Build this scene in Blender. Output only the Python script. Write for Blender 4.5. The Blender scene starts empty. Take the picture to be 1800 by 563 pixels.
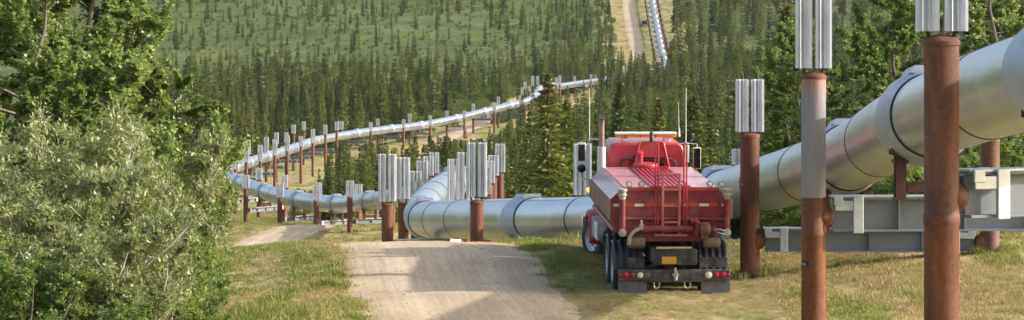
import bpy, math, random
import numpy as np
from mathutils import Vector, Matrix
R = math.radians
random.seed(11)
rng = np.random.default_rng(7)
sc = bpy.context.scene
COL = sc.collection

# ------------------------------------------------------------------ camera, sky, sun, exposure
F = 6000.0                       # focal length in photo pixels (1800 wide)
cam = bpy.data.cameras.new('camera'); camo = bpy.data.objects.new('camera', cam); COL.objects.link(camo)
camo.location = (0, 0, 0); camo.rotation_euler = (R(90), 0, 0)
cam.lens = 120; cam.sensor_width = 36; cam.sensor_fit = 'HORIZONTAL'
cam.shift_y = -281.5 / 1800; cam.clip_start = 1; cam.clip_end = 9000
sc.camera = camo
SUN_AZ, SUN_EL = 93.0, 26.0       # degrees right of the view direction, above the horizon
world = bpy.data.worlds.new('World'); sc.world = world; world.use_nodes = True
wn = world.node_tree.nodes; wl = world.node_tree.links
sky = wn.new('ShaderNodeTexSky'); sky.sky_type = 'NISHITA'; sky.sun_disc = False
sky.sun_elevation = R(SUN_EL); sky.sun_rotation = R(SUN_AZ)
sky.air_density = 1.0; sky.dust_density = 4.0; sky.ozone_density = .6
wn['Background'].inputs['Strength'].default_value = 0.15
wl.new(sky.outputs[0], wn['Background'].inputs['Color'])
sd = bpy.data.lights.new('sun', 'SUN'); sd.energy = 3.0; sd.angle = R(1.0); sd.color = (1, .965, .91)
so = bpy.data.objects.new('sun', sd); COL.objects.link(so)
sv = Vector((math.sin(R(SUN_AZ)) * math.cos(R(SUN_EL)), math.cos(R(SUN_AZ)) * math.cos(R(SUN_EL)), math.sin(R(SUN_EL))))
so.rotation_euler = sv.to_track_quat('Z', 'Y').to_euler(); so.location = sv * 50
sc.view_settings.view_transform = 'Standard'; sc.view_settings.look = 'None'
sc.view_settings.exposure = 1.08; sc.view_settings.gamma = 1
sc.render.engine = 'CYCLES'
sc.cycles.max_bounces = 6; sc.cycles.transparent_max_bounces = 4
sc.cycles.diffuse_bounces = 3; sc.cycles.glossy_bounces = 3; sc.cycles.volume_bounces = 0
sc.cycles.use_denoising = True; sc.cycles.denoiser = 'OPENIMAGEDENOISE'

def at(px, py, d):                # a point of the place: photo pixel + real distance -> metres
    return Vector(((px - 900) * d / F, d, -py * d / F))
def X_(px, d): return (px - 900) * d / F

# ------------------------------------------------------------------ helpers
def tag(o, label=None, cat=None, group=None, kind=None):
    if label: o['label'] = label
    if cat: o['category'] = cat
    if group: o['group'] = group
    if kind: o['kind'] = kind
    return o
def empty(name, loc=(0, 0, 0), rot=(0, 0, 0), parent=None):
    o = bpy.data.objects.new(name, None); o.empty_display_size = .2
    COL.objects.link(o); o.location = loc; o.rotation_euler = rot
    if parent: o.parent = parent
    return o
def mk_obj(name, me, parent=None, link=True):
    o = bpy.data.objects.new(name, me)
    if link: COL.objects.link(o)
    if parent: o.parent = parent
    return o
def np_mesh(name, V, Fc, mat, smooth=False, sharp=None):
    """V (n,3), Fc (m,k) array of equal sized polygons"""
    V = np.asarray(V, dtype=np.float32); Fc = np.asarray(Fc, dtype=np.int32)
    me = bpy.data.meshes.new(name)
    n, k = Fc.shape
    me.vertices.add(len(V)); me.vertices.foreach_set('co', V.ravel())
    me.loops.add(n * k); me.loops.foreach_set('vertex_index', Fc.ravel())
    me.polygons.add(n)
    me.polygons.foreach_set('loop_start', np.arange(0, n * k, k, dtype=np.int32))
    me.polygons.foreach_set('loop_total', np.full(n, k, dtype=np.int32))
    if smooth: me.polygons.foreach_set('use_smooth', np.ones(n, dtype=bool))
    me.update(calc_edges=True)
    if mat: me.materials.append(mat)
    return me

class MB:
    def __init__(s): s.v = []; s.f = []
    def add(s, vs, fs, M=None):
        b = len(s.v)
        s.v += [tuple(M @ Vector(v)) if M else tuple(v) for v in vs]
        s.f += [tuple(i + b for i in f) for f in fs]
        return s
    def box(s, c, size, rot=None, taper=1.0):
        x, y, z = [q / 2 for q in size]; t = taper
        vs = [(-x, -y, -z), (x, -y, -z), (x, y, -z), (-x, y, -z), (-x * t, -y * t, z), (x * t, -y * t, z), (x * t, y * t, z), (-x * t, y * t, z)]
        M = Matrix.Translation(c)
        if rot: M = M @ (rot if isinstance(rot, Matrix) else Matrix.Rotation(rot[0], 4, 'X') @ Matrix.Rotation(rot[1], 4, 'Y') @ Matrix.Rotation(rot[2], 4, 'Z'))
        return s.add(vs, [(0, 3, 2, 1), (4, 5, 6, 7), (0, 1, 5, 4), (1, 2, 6, 5), (2, 3, 7, 6), (3, 0, 4, 7)], M)
    def b2(s, x0, x1, y0, y1, z0, z1):
        return s.box(((x0 + x1) / 2, (y0 + y1) / 2, (z0 + z1) / 2), (abs(x1 - x0), abs(y1 - y0), abs(z1 - z0)))
    def cyl(s, p0, p1, r0, r1=None, n=16, caps=True):
        p0, p1 = Vector(p0), Vector(p1); r1 = r0 if r1 is None else r1
        q = (p1 - p0).to_track_quat('Z', 'Y').to_matrix()
        vs = []
        for p, r in ((p0, r0), (p1, r1)):
            for i in range(n):
                a = 2 * math.pi * i / n
                vs.append(p + q @ Vector((math.cos(a) * r, math.sin(a) * r, 0)))
        fs = [(i, (i + 1) % n, n + (i + 1) % n, n + i) for i in range(n)]
        if caps: fs += [tuple(range(n))[::-1], tuple(range(n, 2 * n))]
        return s.add(vs, fs)
    def lathe(s, prof, p0, axis=(0, 0, 1), n=20, caps=True):
        """prof: list of (r, h) along axis from p0"""
        q = Vector(axis).to_track_quat('Z', 'Y').to_matrix(); p0 = Vector(p0); vs = []; fs = []
        for r, h in prof:
            for i in range(n):
                a = 2 * math.pi * i / n
                vs.append(p0 + q @ Vector((math.cos(a) * r, math.sin(a) * r, h)))
        m = len(prof)
        for j in range(m - 1):
            for i in range(n):
                fs.append((j * n + i, j * n + (i + 1) % n, (j + 1) * n + (i + 1) % n, (j + 1) * n + i))
        if caps: fs += [tuple(range(n))[::-1], tuple(range((m - 1) * n, m * n))]
        return s.add(vs, fs)
    def tube(s, pts, r, n=8, caps=True):
        pts = [Vector(p) for p in pts]; rr = r if isinstance(r, (list, tuple)) else [r] * len(pts)
        vs = []; fs = []; up = None
        for k, p in enumerate(pts):
            t = (pts[min(k + 1, len(pts) - 1)] - pts[max(k - 1, 0)]).normalized()
            if up is None: up = Vector((0, 0, 1)) if abs(t.z) < .9 else Vector((1, 0, 0))
            a = t.cross(up).normalized(); b = a.cross(t).normalized(); up = b
            for i in range(n):
                an = 2 * math.pi * i / n
                vs.append(p + a * math.cos(an) * rr[k] + b * math.sin(an) * rr[k])
        for k in range(len(pts) - 1):
            for i in range(n):
                fs.append((k * n + i, k * n + (i + 1) % n, (k + 1) * n + (i + 1) % n, (k + 1) * n + i))
        if caps: fs += [tuple(range(n))[::-1], tuple(range((len(pts) - 1) * n, len(pts) * n))]
        return s.add(vs, fs)
    def prism(s, poly, p0, ax, ay, az, h):
        """poly in (ax, ay) plane, extruded h along az from p0"""
        p0, ax, ay, az = Vector(p0), Vector(ax), Vector(ay), Vector(az); n = len(poly)
        vs = [p0 + ax * a + ay * b for a, b in poly] + [p0 + ax * a + ay * b + az * h for a, b in poly]
        fs = [(i, (i + 1) % n, n + (i + 1) % n, n + i) for i in range(n)] + [tuple(range(n))[::-1], tuple(range(n, 2 * n))]
        return s.add(vs, fs)
    def mesh(s, name, mat, smooth=40):
        me = bpy.data.meshes.new(name); me.from_pydata(s.v, [], s.f)
        import bmesh
        bm = bmesh.new(); bm.from_mesh(me); bmesh.ops.recalc_face_normals(bm, faces=bm.faces); bm.to_mesh(me); bm.free()
        if smooth:
            me.polygons.foreach_set('use_smooth', [True] * len(me.polygons)); me.set_sharp_from_angle(angle=R(smooth))
        if mat: me.materials.append(mat)
        me.update(); return me
    def build(s, name, mat, parent=None, smooth=40, bevel=0, label=None):
        o = mk_obj(name, s.mesh(name, mat, smooth), parent)
        if bevel:
            m = o.modifiers.new('bevel', 'BEVEL'); m.width = bevel; m.segments = 2; m.limit_method = 'ANGLE'; m.angle_limit = R(35)
        if label: o['label'] = label
        return o

# ------------------------------------------------------------------ materials
M = {}
def new_mat(name):
    m = bpy.data.materials.new(name); m.use_nodes = True; nt = m.node_tree
    M[name] = m
    return m, nt.nodes, nt.links, nt.nodes['Principled BSDF']
def noise(N, scale, detail=4, rough=.6, coord=None, L=None, dist=0):
    n = N.new('ShaderNodeTexNoise'); n.inputs['Scale'].default_value = scale; n.inputs['Detail'].default_value = detail
    n.inputs['Roughness'].default_value = rough; n.inputs['Distortion'].default_value = dist
    if coord is not None: L.new(coord, n.inputs['Vector'])
    return n
def ramp(N, stops):
    r = N.new('ShaderNodeValToRGB'); e = r.color_ramp.elements
    while len(e) < len(stops): e.new(.5)
    for i, (p, c) in enumerate(stops):
        e[i].position = p; e[i].color = (*c, 1) if len(c) == 3 else c
    return r
def mixc(N, L, f, a, b, mode='MIX'):
    m = N.new('ShaderNodeMix'); m.data_type = 'RGBA'; m.blend_type = mode
    for s, v in ((0, f), (6, a), (7, b)):
        if isinstance(v, (int, float)): m.inputs[s].default_value = v
        elif isinstance(v, tuple): m.inputs[s].default_value = (*v, 1)
        else: L.new(v, m.inputs[s])
    return m.outputs[2]
def mathn(N, L, op, a, b=None, clamp=False):
    m = N.new('ShaderNodeMath'); m.operation = op; m.use_clamp = clamp
    for i, v in enumerate((a, b)):
        if v is None: continue
        if isinstance(v, (int, float)): m.inputs[i].default_value = v
        else: L.new(v, m.inputs[i])
    return m.outputs[0]
def mapping(N, L, src, scale):
    m = N.new('ShaderNodeMapping'); m.inputs['Scale'].default_value = scale; L.new(src, m.inputs['Vector']); return m.outputs[0]
def bump(N, L, h, strength, dist, P):
    b = N.new('ShaderNodeBump'); b.inputs['Strength'].default_value = strength; b.inputs['Distance'].default_value = dist
    L.new(h, b.inputs['Height']); L.new(b.outputs[0], P.inputs['Normal'])

def simple(name, col, rough=.6, metal=0, var=.25, scale=6, coat=0, bumps=0, dirt=None, dirt_amt=.5, dirt_scale=2.5):
    m, N, L, P = new_mat(name)
    tc = N.new('ShaderNodeTexCoord')
    n = noise(N, scale, 5, .65, tc.outputs['Object'], L)
    r = ramp(N, [(.25, tuple(c * (1 - var) for c in col)), (.75, tuple(min(1, c * (1 + var)) for c in col))])
    L.new(n.outputs[0], r.inputs[0]); c = r.outputs[0]
    if dirt:
        n2 = noise(N, dirt_scale, 6, .7, tc.outputs['Object'], L, .4)
        r2 = ramp(N, [(.42, (0, 0, 0)), (.72, (1, 1, 1))]); L.new(n2.outputs[0], r2.inputs[0])
        c = mixc(N, L, mathn(N, L, 'MULTIPLY', r2.outputs[0], dirt_amt), c, dirt)
    L.new(c, P.inputs['Base Color'])
    rr = mathn(N, L, 'MULTIPLY_ADD', n.outputs[0], .25); N[-1].inputs[2].default_value = rough - .12
    L.new(rr, P.inputs['Roughness'])
    P.inputs['Metallic'].default_value = metal
    if coat: P.inputs['Coat Weight'].default_value = coat; P.inputs['Coat Roughness'].default_value = .12
    if bumps: bump(N, L, n.outputs[0], bumps, .02, P)
    return m

# weathering steel of the posts
def rust_mat(name, paint=False):
    m, N, L, P = new_mat(name)
    g = N.new('ShaderNodeNewGeometry')
    v = mapping(N, L, g.outputs['Position'], (5, 5, 1.0))
    n1 = noise(N, 1.0, 6, .65, v, L, .3); n2 = noise(N, 14, 4, .7, g.outputs['Position'], L)
    oi = N.new('ShaderNodeObjectInfo')
    r = ramp(N, [(.28, (.040, .015, .011)), (.5, (.14, .044, .016)), (.72, (.28, .098, .030))]); L.new(n1.outputs[0], r.inputs[0])
    rust2 = ramp(N, [(.35, (.03, .013, .010)), (.7, (.21, .075, .036))]); L.new(n2.outputs[0], rust2.inputs[0])
    c = mixc(N, L, .4, r.outputs[0], rust2.outputs[0])
    hs = N.new('ShaderNodeHueSaturation'); L.new(c, hs.inputs['Color'])
    L.new(mathn(N, L, 'MULTIPLY_ADD', oi.outputs['Random'], .35), hs.inputs['Value']); N[-1].inputs[2].default_value = .85
    L.new(hs.outputs[0], P.inputs['Base Color'])
    P.inputs['Roughness'].default_value = .68
    bump(N, L, n2.outputs[0], .25, .01, P)
    return m
rust_mat('rust')
simple('rust_dark', (.075, .032, .025), .75, 0, .4, 9, bumps=.3)
# grey paint with rust runs (top of one post)
m, N, L, P = new_mat('grey_streaked')
g = N.new('ShaderNodeTexCoord')
v = mapping(N, L, g.outputs['Object'], (9, 9, .35)); n1 = noise(N, 1.6, 5, .6, v, L)
sep = N.new('ShaderNodeSeparateXYZ'); L.new(g.outputs['Object'], sep.inputs[0])
hgt = mathn(N, L, 'MULTIPLY_ADD', sep.outputs[2], .62); N[-1].inputs[2].default_value = -3.02      # object z: bottom 0
k = mathn(N, L, 'ADD', n1.outputs[0], hgt)
r = ramp(N, [(.5, (0, 0, 0)), (.72, (1, 1, 1))]); L.new(k, r.inputs[0])
n3 = noise(N, 30, 4, .6, v, L)
rc = ramp(N, [(.3, (.26, .085, .03)), (.7, (.42, .17, .07))]); L.new(n3.outputs[0], rc.inputs[0])
gc = ramp(N, [(.3, (.21, .19, .19)), (.7, (.29, .26, .26))]); L.new(n3.outputs[0], gc.inputs[0])
L.new(mixc(N, L, r.outputs[0], gc.outputs[0], rc.outputs[0]), P.inputs['Base Color']); P.inputs['Roughness'].default_value = .6
# polished jacket
m, N, L, P = new_mat('jacket')
g = N.new('ShaderNodeNewGeometry'); n1 = noise(N, .7, 5, .6, g.outputs['Position'], L, .5); n2 = noise(N, 5, 3, .6, g.outputs['Position'], L)
r = ramp(N, [(.3, (.43, .455, .50)), (.7, (.58, .61, .66))]); L.new(n1.outputs[0], r.inputs[0]); L.new(r.outputs[0], P.inputs['Base Color'])
P.inputs['Metallic'].default_value = .92
L.new(mathn(N, L, 'MULTIPLY_ADD', n1.outputs[0], .22), P.inputs['Roughness']); N[-1].inputs[2].default_value = .22
n4 = noise(N, 1.3, 2, .5, g.outputs['Position'], L); hh = mathn(N, L, 'ADD', n4.outputs[0], mathn(N, L, 'MULTIPLY', n2.outputs[0], .25)); bump(N, L, hh, .35, .06, P)
simple('sleeve', (.40, .42, .49), .5, .6, .12, 2.0)
simple('strap', (.015, .015, .018), .6)
simple('galv', (.52, .55, .58), .5, .75, .15, 5)
simple('radiator', (.66, .67, .69), .47, .72, .13, 3)
simple('beam_paint', (.17, .19, .21), .55, .1, .15, 3, dirt=(.17, .185, .20), dirt_amt=.4)
# truck
simple('truck_red', (.40, .010, .027), .42, 0, .12, 3, coat=.4, dirt=(.36, .14, .12), dirt_amt=.38)
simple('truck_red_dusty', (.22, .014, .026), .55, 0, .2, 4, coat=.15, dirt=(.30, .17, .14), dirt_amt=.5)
simple('tank_top', (.54, .24, .25), .42, 0, .12, 3, coat=.5, dirt=(.5, .36, .34), dirt_amt=.6)  # on the shoulders this pale pink paints in the sky's reflection
simple('tank_rib', (.40, .27, .21), .6, 0, .2, 5, dirt=(.25, .09, .08), dirt_amt=.5)
simple('black_part', (.024, .024, .026), .55, 0, .3, 4, dirt=(.19, .17, .145), dirt_amt=.6, dirt_scale=5)
simple('mudflap_rubber', (.085, .085, .082), .75, 0, .25, 3, dirt=(.17, .16, .14), dirt_amt=.6, dirt_scale=6)
simple('ladder_red', (.46, .085, .085), .5, 0, .15, 6, dirt=(.5, .3, .27), dirt_amt=.5, dirt_scale=9)
simple('poly_fender', (.022, .026, .036), .4, 0, .3, 4, dirt=(.13, .13, .13), dirt_amt=.35)
simple('tyre', (.026, .025, .025), .8, 0, .3, 8, dirt=(.15, .13, .11), dirt_amt=.5)
simple('rim', (.62, .62, .6), .4, .5, .15, 6)
simple('chrome', (.7, .7, .7), .2, .95, .1, 4)
simple('stack', (.33, .27, .25), .4, .7, .25, 5)
simple('white_part', (.72, .70, .66), .5, 0, .12, 8)
simple('hose', (.42, .37, .31), .7, 0, .2, 9)
simple('brown_cover', (.17, .12, .09), .8, 0, .3, 6)
simple('lens_red', (.48, .012, .02), .25, 0, .1)
simple('lens_white', (.68, .66, .62), .3, 0, .1)
simple('lens_amber', (.75, .27, .02), .3, 0, .1)
simple('amber_on', (.8, .3, .02), .3, 0, .1)
pp = M['amber_on'].node_tree.nodes['Principled BSDF']; pp.inputs['Emission Color'].default_value = (1, .35, .03, 1); pp.inputs['Emission Strength'].default_value = 1.2
simple('plate_yellow', (.62, .33, .02), .5, 0, .2, 14)
simple('glass_dark', (.01, .012, .014), .08, 0, .1)
simple('stripe_red', (.62, .06, .03), .4, 0, .1)
simple('pump', (.20, .09, .07), .6, .3, .4, 8)
simple('car_blue', (.02, .03, .055), .3, .3, .2, coat=.6)
simple('white_text', (.8, .8, .78), .5)
simple('black_label', (.012, .012, .014), .5)
simple('bark', (.16, .13, .10), .85, 0, .4, 12)
simple('bark_pale', (.36, .33, .28), .8, 0, .35, 9)
simple('bark_dark', (.07, .055, .045), .9, 0, .4, 12)
simple('cones', (.105, .060, .026), .85, 0, .4, 20)

def leaf_mat(name, cols, trans=.35, gloss=.08, objvar=.35, nscale=.8):
    m = bpy.data.materials.new(name); m.use_nodes = True; M[name] = m
    N, L = m.node_tree.nodes, m.node_tree.links; N.remove(N['Principled BSDF'])
    g = N.new('ShaderNodeNewGeometry'); oi = N.new('ShaderNodeObjectInfo')
    n = noise(N, nscale, 3, .6, g.outputs['Position'], L)
    isl = mathn(N, L, 'MULTIPLY', g.outputs['Random Per Island'], .55)
    k = mathn(N, L, 'ADD', isl, mathn(N, L, 'MULTIPLY', n.outputs[0], .5))
    k = mathn(N, L, 'ADD', k, mathn(N, L, 'MULTIPLY_ADD', oi.outputs['Random'], objvar)); N[-2].inputs[2].default_value = -objvar / 2 if N[-2].operation == 'MULTIPLY_ADD' else 0
    for q in N:
        if q.type == 'MATH' and q.operation == 'MULTIPLY_ADD': q.inputs[2].default_value = -objvar / 2
    r = ramp(N, [(i / (len(cols) - 1) * .8 + .1, c) for i, c in enumerate(cols)]); L.new(k, r.inputs[0])
    d = N.new('ShaderNodeBsdfDiffuse'); t = N.new('ShaderNodeBsdfTranslucent'); gl = N.new('ShaderNodeBsdfGlossy')
    gl.inputs['Roughness'].default_value = .45; gl.inputs['Color'].default_value = (.9, .95, .9, 1)
    L.new(r.outputs[0], d.inputs[0])
    L.new(mixc(N, L, .5, r.outputs[0], (.16, .22, .02)), t.inputs[0])
    m1 = N.new('ShaderNodeMixShader'); m1.inputs[0].default_value = trans; L.new(d.outputs[0], m1.inputs[1]); L.new(t.outputs[0], m1.inputs[2])
    m2 = N.new('ShaderNodeMixShader'); m2.inputs[0].default_value = gloss; L.new(m1.outputs[0], m2.inputs[1]); L.new(gl.outputs[0], m2.inputs[2])
    L.new(m2.outputs[0], N['Material Output'].inputs['Surface'])
    return m
leaf_mat('needles', [(.028, .046, .014), (.060, .086, .020), (.11, .135, .027), (.18, .185, .04)], .25, .02, .6, .25)
leaf_mat('needles_far', [(.016, .030, .013), (.042, .066, .022), (.090, .120, .030), (.145, .15, .038)], .2, .0, .85, .04)
leaf_mat('willow', [(.155, .195, .062), (.27, .31, .115), (.39, .41, .185), (.52, .50, .29)], .45, .04, .25, .6)
leaf_mat('poplar', [(.12, .18, .045), (.20, .285, .078), (.30, .38, .115), (.44, .49, .18)], .5, .035, .2, .7)
leaf_mat('alder', [(.095, .16, .034), (.165, .25, .055), (.25, .33, .08), (.38, .41, .12)], .48, .03, .2, .7)
leaf_mat('brush', [(.050, .078, .020), (.085, .122, .030), (.13, .165, .044), (.18, .20, .07)], .35, .0, .45, .05)
leaf_mat('grass_green', [(.085, .135, .014), (.16, .21, .026), (.28, .275, .055), (.44, .36, .13)], .4, .03, .5, .35)
leaf_mat('grass_dry', [(.20, .19, .045), (.38, .30, .12), (.50, .39, .20), (.36, .20, .11)], .35, .02, .5, .35)

# ------------------------------------------------------------------ terrain
PD = [(-80, -1.6), (0, -1.7), (20, -2.5), (45, -5.1), (58, -6.1), (67, -6.3), (73, -6.3), (76, -6.17), (80, -5.85), (83, -5.9), (88, -6.35), (95, -7.1),
      (112, -8.9), (135, -10.7), (165, -13.1), (200, -15.9), (235, -18.2), (255, -18.5), (275, -18.25), (290, -19.2), (310, -20.2), (335, -21.3), (400, -23.8),
      (490, -26.9), (600, -26.9), (690, -25.6), (780, -24.2), (850, -22.9), (920, -21.6), (985, -17.9), (1050, -12.3), (1150, -3.), (1500, 30.), (2200, 92.), (3600, 170.)]
_pd = np.array(PD)
def _pchip(x, y):
    h = np.diff(x); dl = np.diff(y) / h; m = np.zeros_like(y)
    m[0], m[-1] = dl[0], dl[-1]
    for i in range(1, len(x) - 1):
        if dl[i - 1] * dl[i] > 0:
            w1, w2 = 2 * h[i] + h[i - 1], h[i] + 2 * h[i - 1]
            m[i] = (w1 + w2) / (w1 / dl[i - 1] + w2 / dl[i])
    return m
_pm = _pchip(_pd[:, 0], _pd[:, 1])
def profile(d):
    d = np.clip(np.asarray(d, float), _pd[0, 0], _pd[-1, 0] - 1e-6)
    i = np.clip(np.searchsorted(_pd[:, 0], d, 'right') - 1, 0, len(_pd) - 2)
    h = _pd[i + 1, 0] - _pd[i, 0]; t = (d - _pd[i, 0]) / h
    return ((2 * t**3 - 3 * t**2 + 1) * _pd[i, 1] + (t**3 - 2 * t**2 + t) * h * _pm[i] + (-2 * t**3 + 3 * t**2) * _pd[i + 1, 1] + (t**3 - t**2) * h * _pm[i + 1])
ROAD = [(2.2, -60), (1.6, 0), (.9, 35), (.3, 52), (-.64, 66.6), (-1.15, 73), (-1.79, 80), (-2.9, 90), (-5.5, 112), (-11, 165), (-16.5, 215), (-19.6, 243),
        (-19.0, 257), (-16.8, 275), (-14.2, 290), (-12.5, 320), (-13, 400), (-15, 480), (-16, 560), (-13.5, 640), (-7, 705), (-1.3, 775), (5, 830), (19, 890),
        (32, 945), (36.5, 1000), (38.6, 1100), (40.3, 1185), (45, 1350), (55, 1700), (80, 2400)]
def catmull(P, step):
    P = [Vector(p) for p in P]; P = [P[0] * 2 - P[1]] + P + [P[-1] * 2 - P[-2]]; out = []
    for i in range(1, len(P) - 2):
        p0, p1, p2, p3 = P[i - 1:i + 3]
        l = (p2 - p1).length; n = max(2, int(l / step))
        t01 = max((p1 - p0).length**.5, 1e-3); t12 = max(l**.5, 1e-3); t23 = max((p3 - p2).length**.5, 1e-3)
        m1 = (p2 - p1 + t12 * ((p1 - p0) / t01 - (p2 - p0) / (t01 + t12)))
        m2 = (p2 - p1 + t12 * ((p3 - p2) / t23 - (p3 - p1) / (t12 + t23)))
        for k in range(n):
            t = k / n
            out.append((2 * t**3 - 3 * t**2 + 1) * p1 + (t**3 - 2 * t**2 + t) * m1 + (-2 * t**3 + 3 * t**2) * p2 + (t**3 - t**2) * m2)
    out.append(P[-2]); return out
road_c = np.array([(p.x, p.y) for p in catmull([(x, d, 0) for x, d in ROAD], 3.0)])
def dist_poly(x, y, C):
    x = np.asarray(x, float).ravel(); y = np.asarray(y, float).ravel(); best = np.full(x.shape, 1e9)
    for (ax, ay), (bx, by) in zip(C[:-1], C[1:]):
        vx, vy = bx - ax, by - ay; q = max(vx * vx + vy * vy, 1e-9)
        t = np.clip(((x - ax) * vx + (y - ay) * vy) / q, 0, 1)
        best = np.minimum(best, (x - ax - t * vx)**2 + (y - ay - t * vy)**2)
    return np.sqrt(best)
_ph = rng.uniform(0, 6.28, (14, 2)); _an = rng.uniform(0, 6.28, 14)
def wav(x, y, wl, amp, k):
    a = _an[k]; b = _an[k] + 1.7
    return amp * (np.sin((x * math.cos(a) + y * math.sin(a)) * 6.283 / wl + _ph[k, 0]) + np.sin((x * math.cos(b) + y * math.sin(b)) * 6.283 / (wl * .73) + _ph[k, 1])) * .5
_rx = np.array(ROAD)
def base_z(x, y):
    x = np.asarray(x, float); y = np.asarray(y, float)
    z = profile(y)
    z = z + .66 * np.exp(-((x - 11) / 4.0)**2 - ((y - 76) / 9)**2)              # bench under the right-hand frames
    far = np.clip((y - 120) / 500, 0, 1)
    off_ = np.clip((np.abs(x - np.interp(y, _rx[:, 1], _rx[:, 0])) - 2.7) / 2, 0, 1)
    z = z - .27 * off_ * np.exp(-((x - 3.4) / 2.6)**2 - ((y - 81) / 5)**2)
    z = z - .26 * off_ * np.exp(-((x + 7.0) / 3.8)**2 - ((y - 81) / 8)**2)
    z = z + far * (wav(x, y, 140, 1.6, 0) + wav(x, y, 60, .5, 1)) * np.clip((np.abs(x - np.interp(y, _rx[:, 1], _rx[:, 0])) - 14) / 60, 0, 1)
    z = z + wav(x, y, 5.3, .05, 2) + wav(x, y, 2.1, .02, 3)
    z = z + np.clip((np.abs(x) - 120) / 900, 0, 1) * 25 * np.clip(y / 600, 0, 1)
    return z
ROAD_W = 2.25
def ground_z(x, y, rd=None):
    z = base_z(x, y)
    if rd is None: rd = dist_poly(x, y, road_c).reshape(np.shape(z))
    k = np.clip((ROAD_W + 1.0 - rd) / 1.4, 0, 1)
    zr = profile(np.asarray(y, float)) - .09
    return z * (1 - k) + np.minimum(z, zr) * k
def gz(x, y): return float(ground_z(np.array([x]), np.array([y]))[0])

# ------------------------------------------------------------------ pipeline route
NODES = [(2500, -60, 28), (1995, 98, 43), (1800, 146, 50.5), (1612, 214, 60), (1487, 279, 74), (1345, 324, 88), (1250, 350, 95.5), (1150, 372, 100.5), (1040, 385, 105.5), (915, 386, 113), (820, 386, 122), (742, 383, 136),
         (758, 350, 151), (792, 325, 165), (808, 318, 185), (812, 318, 200), (795, 326, 216), (735, 342, 236), (650, 354, 268), (592, 359, 281), (526, 352, 294), (466, 338, 311), (423, 322, 327), (392, 309, 342),
         (368, 303, 362), (356, 304, 385), (366, 304, 408), (385, 302, 425), (410, 296, 440), (430, 289, 455), (459, 279, 473), (488, 270, 491), (507, 264, 509), (526, 258, 527), (544, 251, 545), (563, 246, 563), (626, 235, 590),
         (687, 227, 612), (738, 221, 630), (801, 209, 648), (850, 197, 666), (896, 186, 684), (928, 177, 697), (942, 167, 708), (948, 157, 724), (962, 151, 745), (985, 152, 775), (1005, 149, 800), (1040, 144, 840), (1075, 138, 880),
         (1130, 127, 920), (1167, 117, 952), (1163, 92, 985), (1158, 66, 1030), (1152, 35, 1085), (1146, 0, 1150), (1141, -30, 1220), (1137, -75, 1330)]
pipe_p = catmull([at(*n) for n in NODES], 1.0)
pp_ = np.array([tuple(p) for p in pipe_p])
seg = np.linalg.norm(np.diff(pp_, axis=0), axis=1); arc = np.concatenate([[0], np.cumsum(seg)])
def pos(s): return Vector([float(np.interp(s, arc, pp_[:, i])) for i in range(3)])
def tan(s): return (pos(s + .6) - pos(s - .6)).normalized()
def arc_at(px, d):
    x = X_(px, d); i = int(np.argmin((pp_[:, 0] - x)**2 * 1.0 + (pp_[:, 1] - d)**2)); return float(arc[i])
pipe_xy = pp_[::6, :2]

# ------------------------------------------------------------------ ground sheet
def spaced(*segs):
    out = []
    for a, b, st in segs: out += list(np.arange(a, b, st))
    return np.array(out + [segs[-1][1]])
gy = spaced((-60, 56, 4), (56, 122, .55), (122, 300, 1.8), (300, 1250, 6), (1250, 3500, 50))
gp = spaced((0, 26, .55), (26, 80, 2.7), (80, 320, 12), (320, 1500, 80))
gx = np.concatenate([-gp[:0:-1], gp])
GX, GY = np.meshgrid(gx, gy)
rd = dist_poly(GX, GY, road_c).reshape(GX.shape)
pdist = dist_poly(GX, GY, pipe_xy).reshape(GX.shape)
GZ = ground_z(GX, GY, rd)
ny, nx = GX.shape
idx = np.arange(ny * nx).reshape(ny, nx)
Fq = np.stack([idx[:-1, :-1], idx[:-1, 1:], idx[1:, 1:], idx[1:, :-1]], -1).reshape(-1, 4)

def ground_mat():
    m, N, L, P = new_mat('ground')
    g = N.new('ShaderNodeNewGeometry'); ps = g.outputs['Position']
    at_ = N.new('ShaderNodeAttribute'); at_.attribute_name = 'cleared'
    ps2 = mapping(N, L, ps, (1, .4, 1)); n1 = noise(N, .3, 6, .65, ps2, L, .3); n2 = noise(N, 2.4, 6, .7, ps2, L); n3 = noise(N, .035, 5, .6, ps, L)
    near = ramp(N, [(.34, (.085, .105, .024)), (.44, (.17, .175, .045)), (.51, (.30, .25, .10)), (.58, (.38, .29, .15)), (.66, (.27, .155, .09))])
    L.new(mathn(N, L, 'MULTIPLY_ADD', n2.outputs[0], .45), near.inputs[0]); N[-1].inputs[2].default_value = 0
    k = mathn(N, L, 'ADD', mathn(N, L, 'MULTIPLY', n1.outputs[0], .55), mathn(N, L, 'MULTIPLY', n2.outputs[0], .45))
    L.new(k, near.inputs[0])
    wild = ramp(N, [(.3, (.038, .060, .017)), (.45, (.064, .090, .024)), (.58, (.095, .118, .032)), (.72, (.125, .128, .045))])
    k2 = mathn(N, L, 'ADD', mathn(N, L, 'MULTIPLY', n3.outputs[0], .6), mathn(N, L, 'MULTIPLY', n1.outputs[0], .4)); L.new(k2, wild.inputs[0])
    f = mathn(N, L, 'ADD', at_.outputs['Fac'], mathn(N, L, 'MULTIPLY_ADD', n1.outputs[0], .8)); N[-2].inputs[2].default_value = -.4
    for q in N:
        if q.type == 'MATH' and q.operation == 'MULTIPLY_ADD' and abs(q.inputs[1].default_value - .8) < 1e-4: q.inputs[2].default_value = -.4
    f = mathn(N, L, 'MULTIPLY', f, 1.0, True)
    L.new(mixc(N, L, f, wild.outputs[0], near.outputs[0]), P.inputs['Base Color'])
    P.inputs['Roughness'].default_value = .95; P.inputs['Specular IOR Level'].default_value = .1
    bump(N, L, n2.outputs[0], .6, .15, P)
    return m
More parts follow.
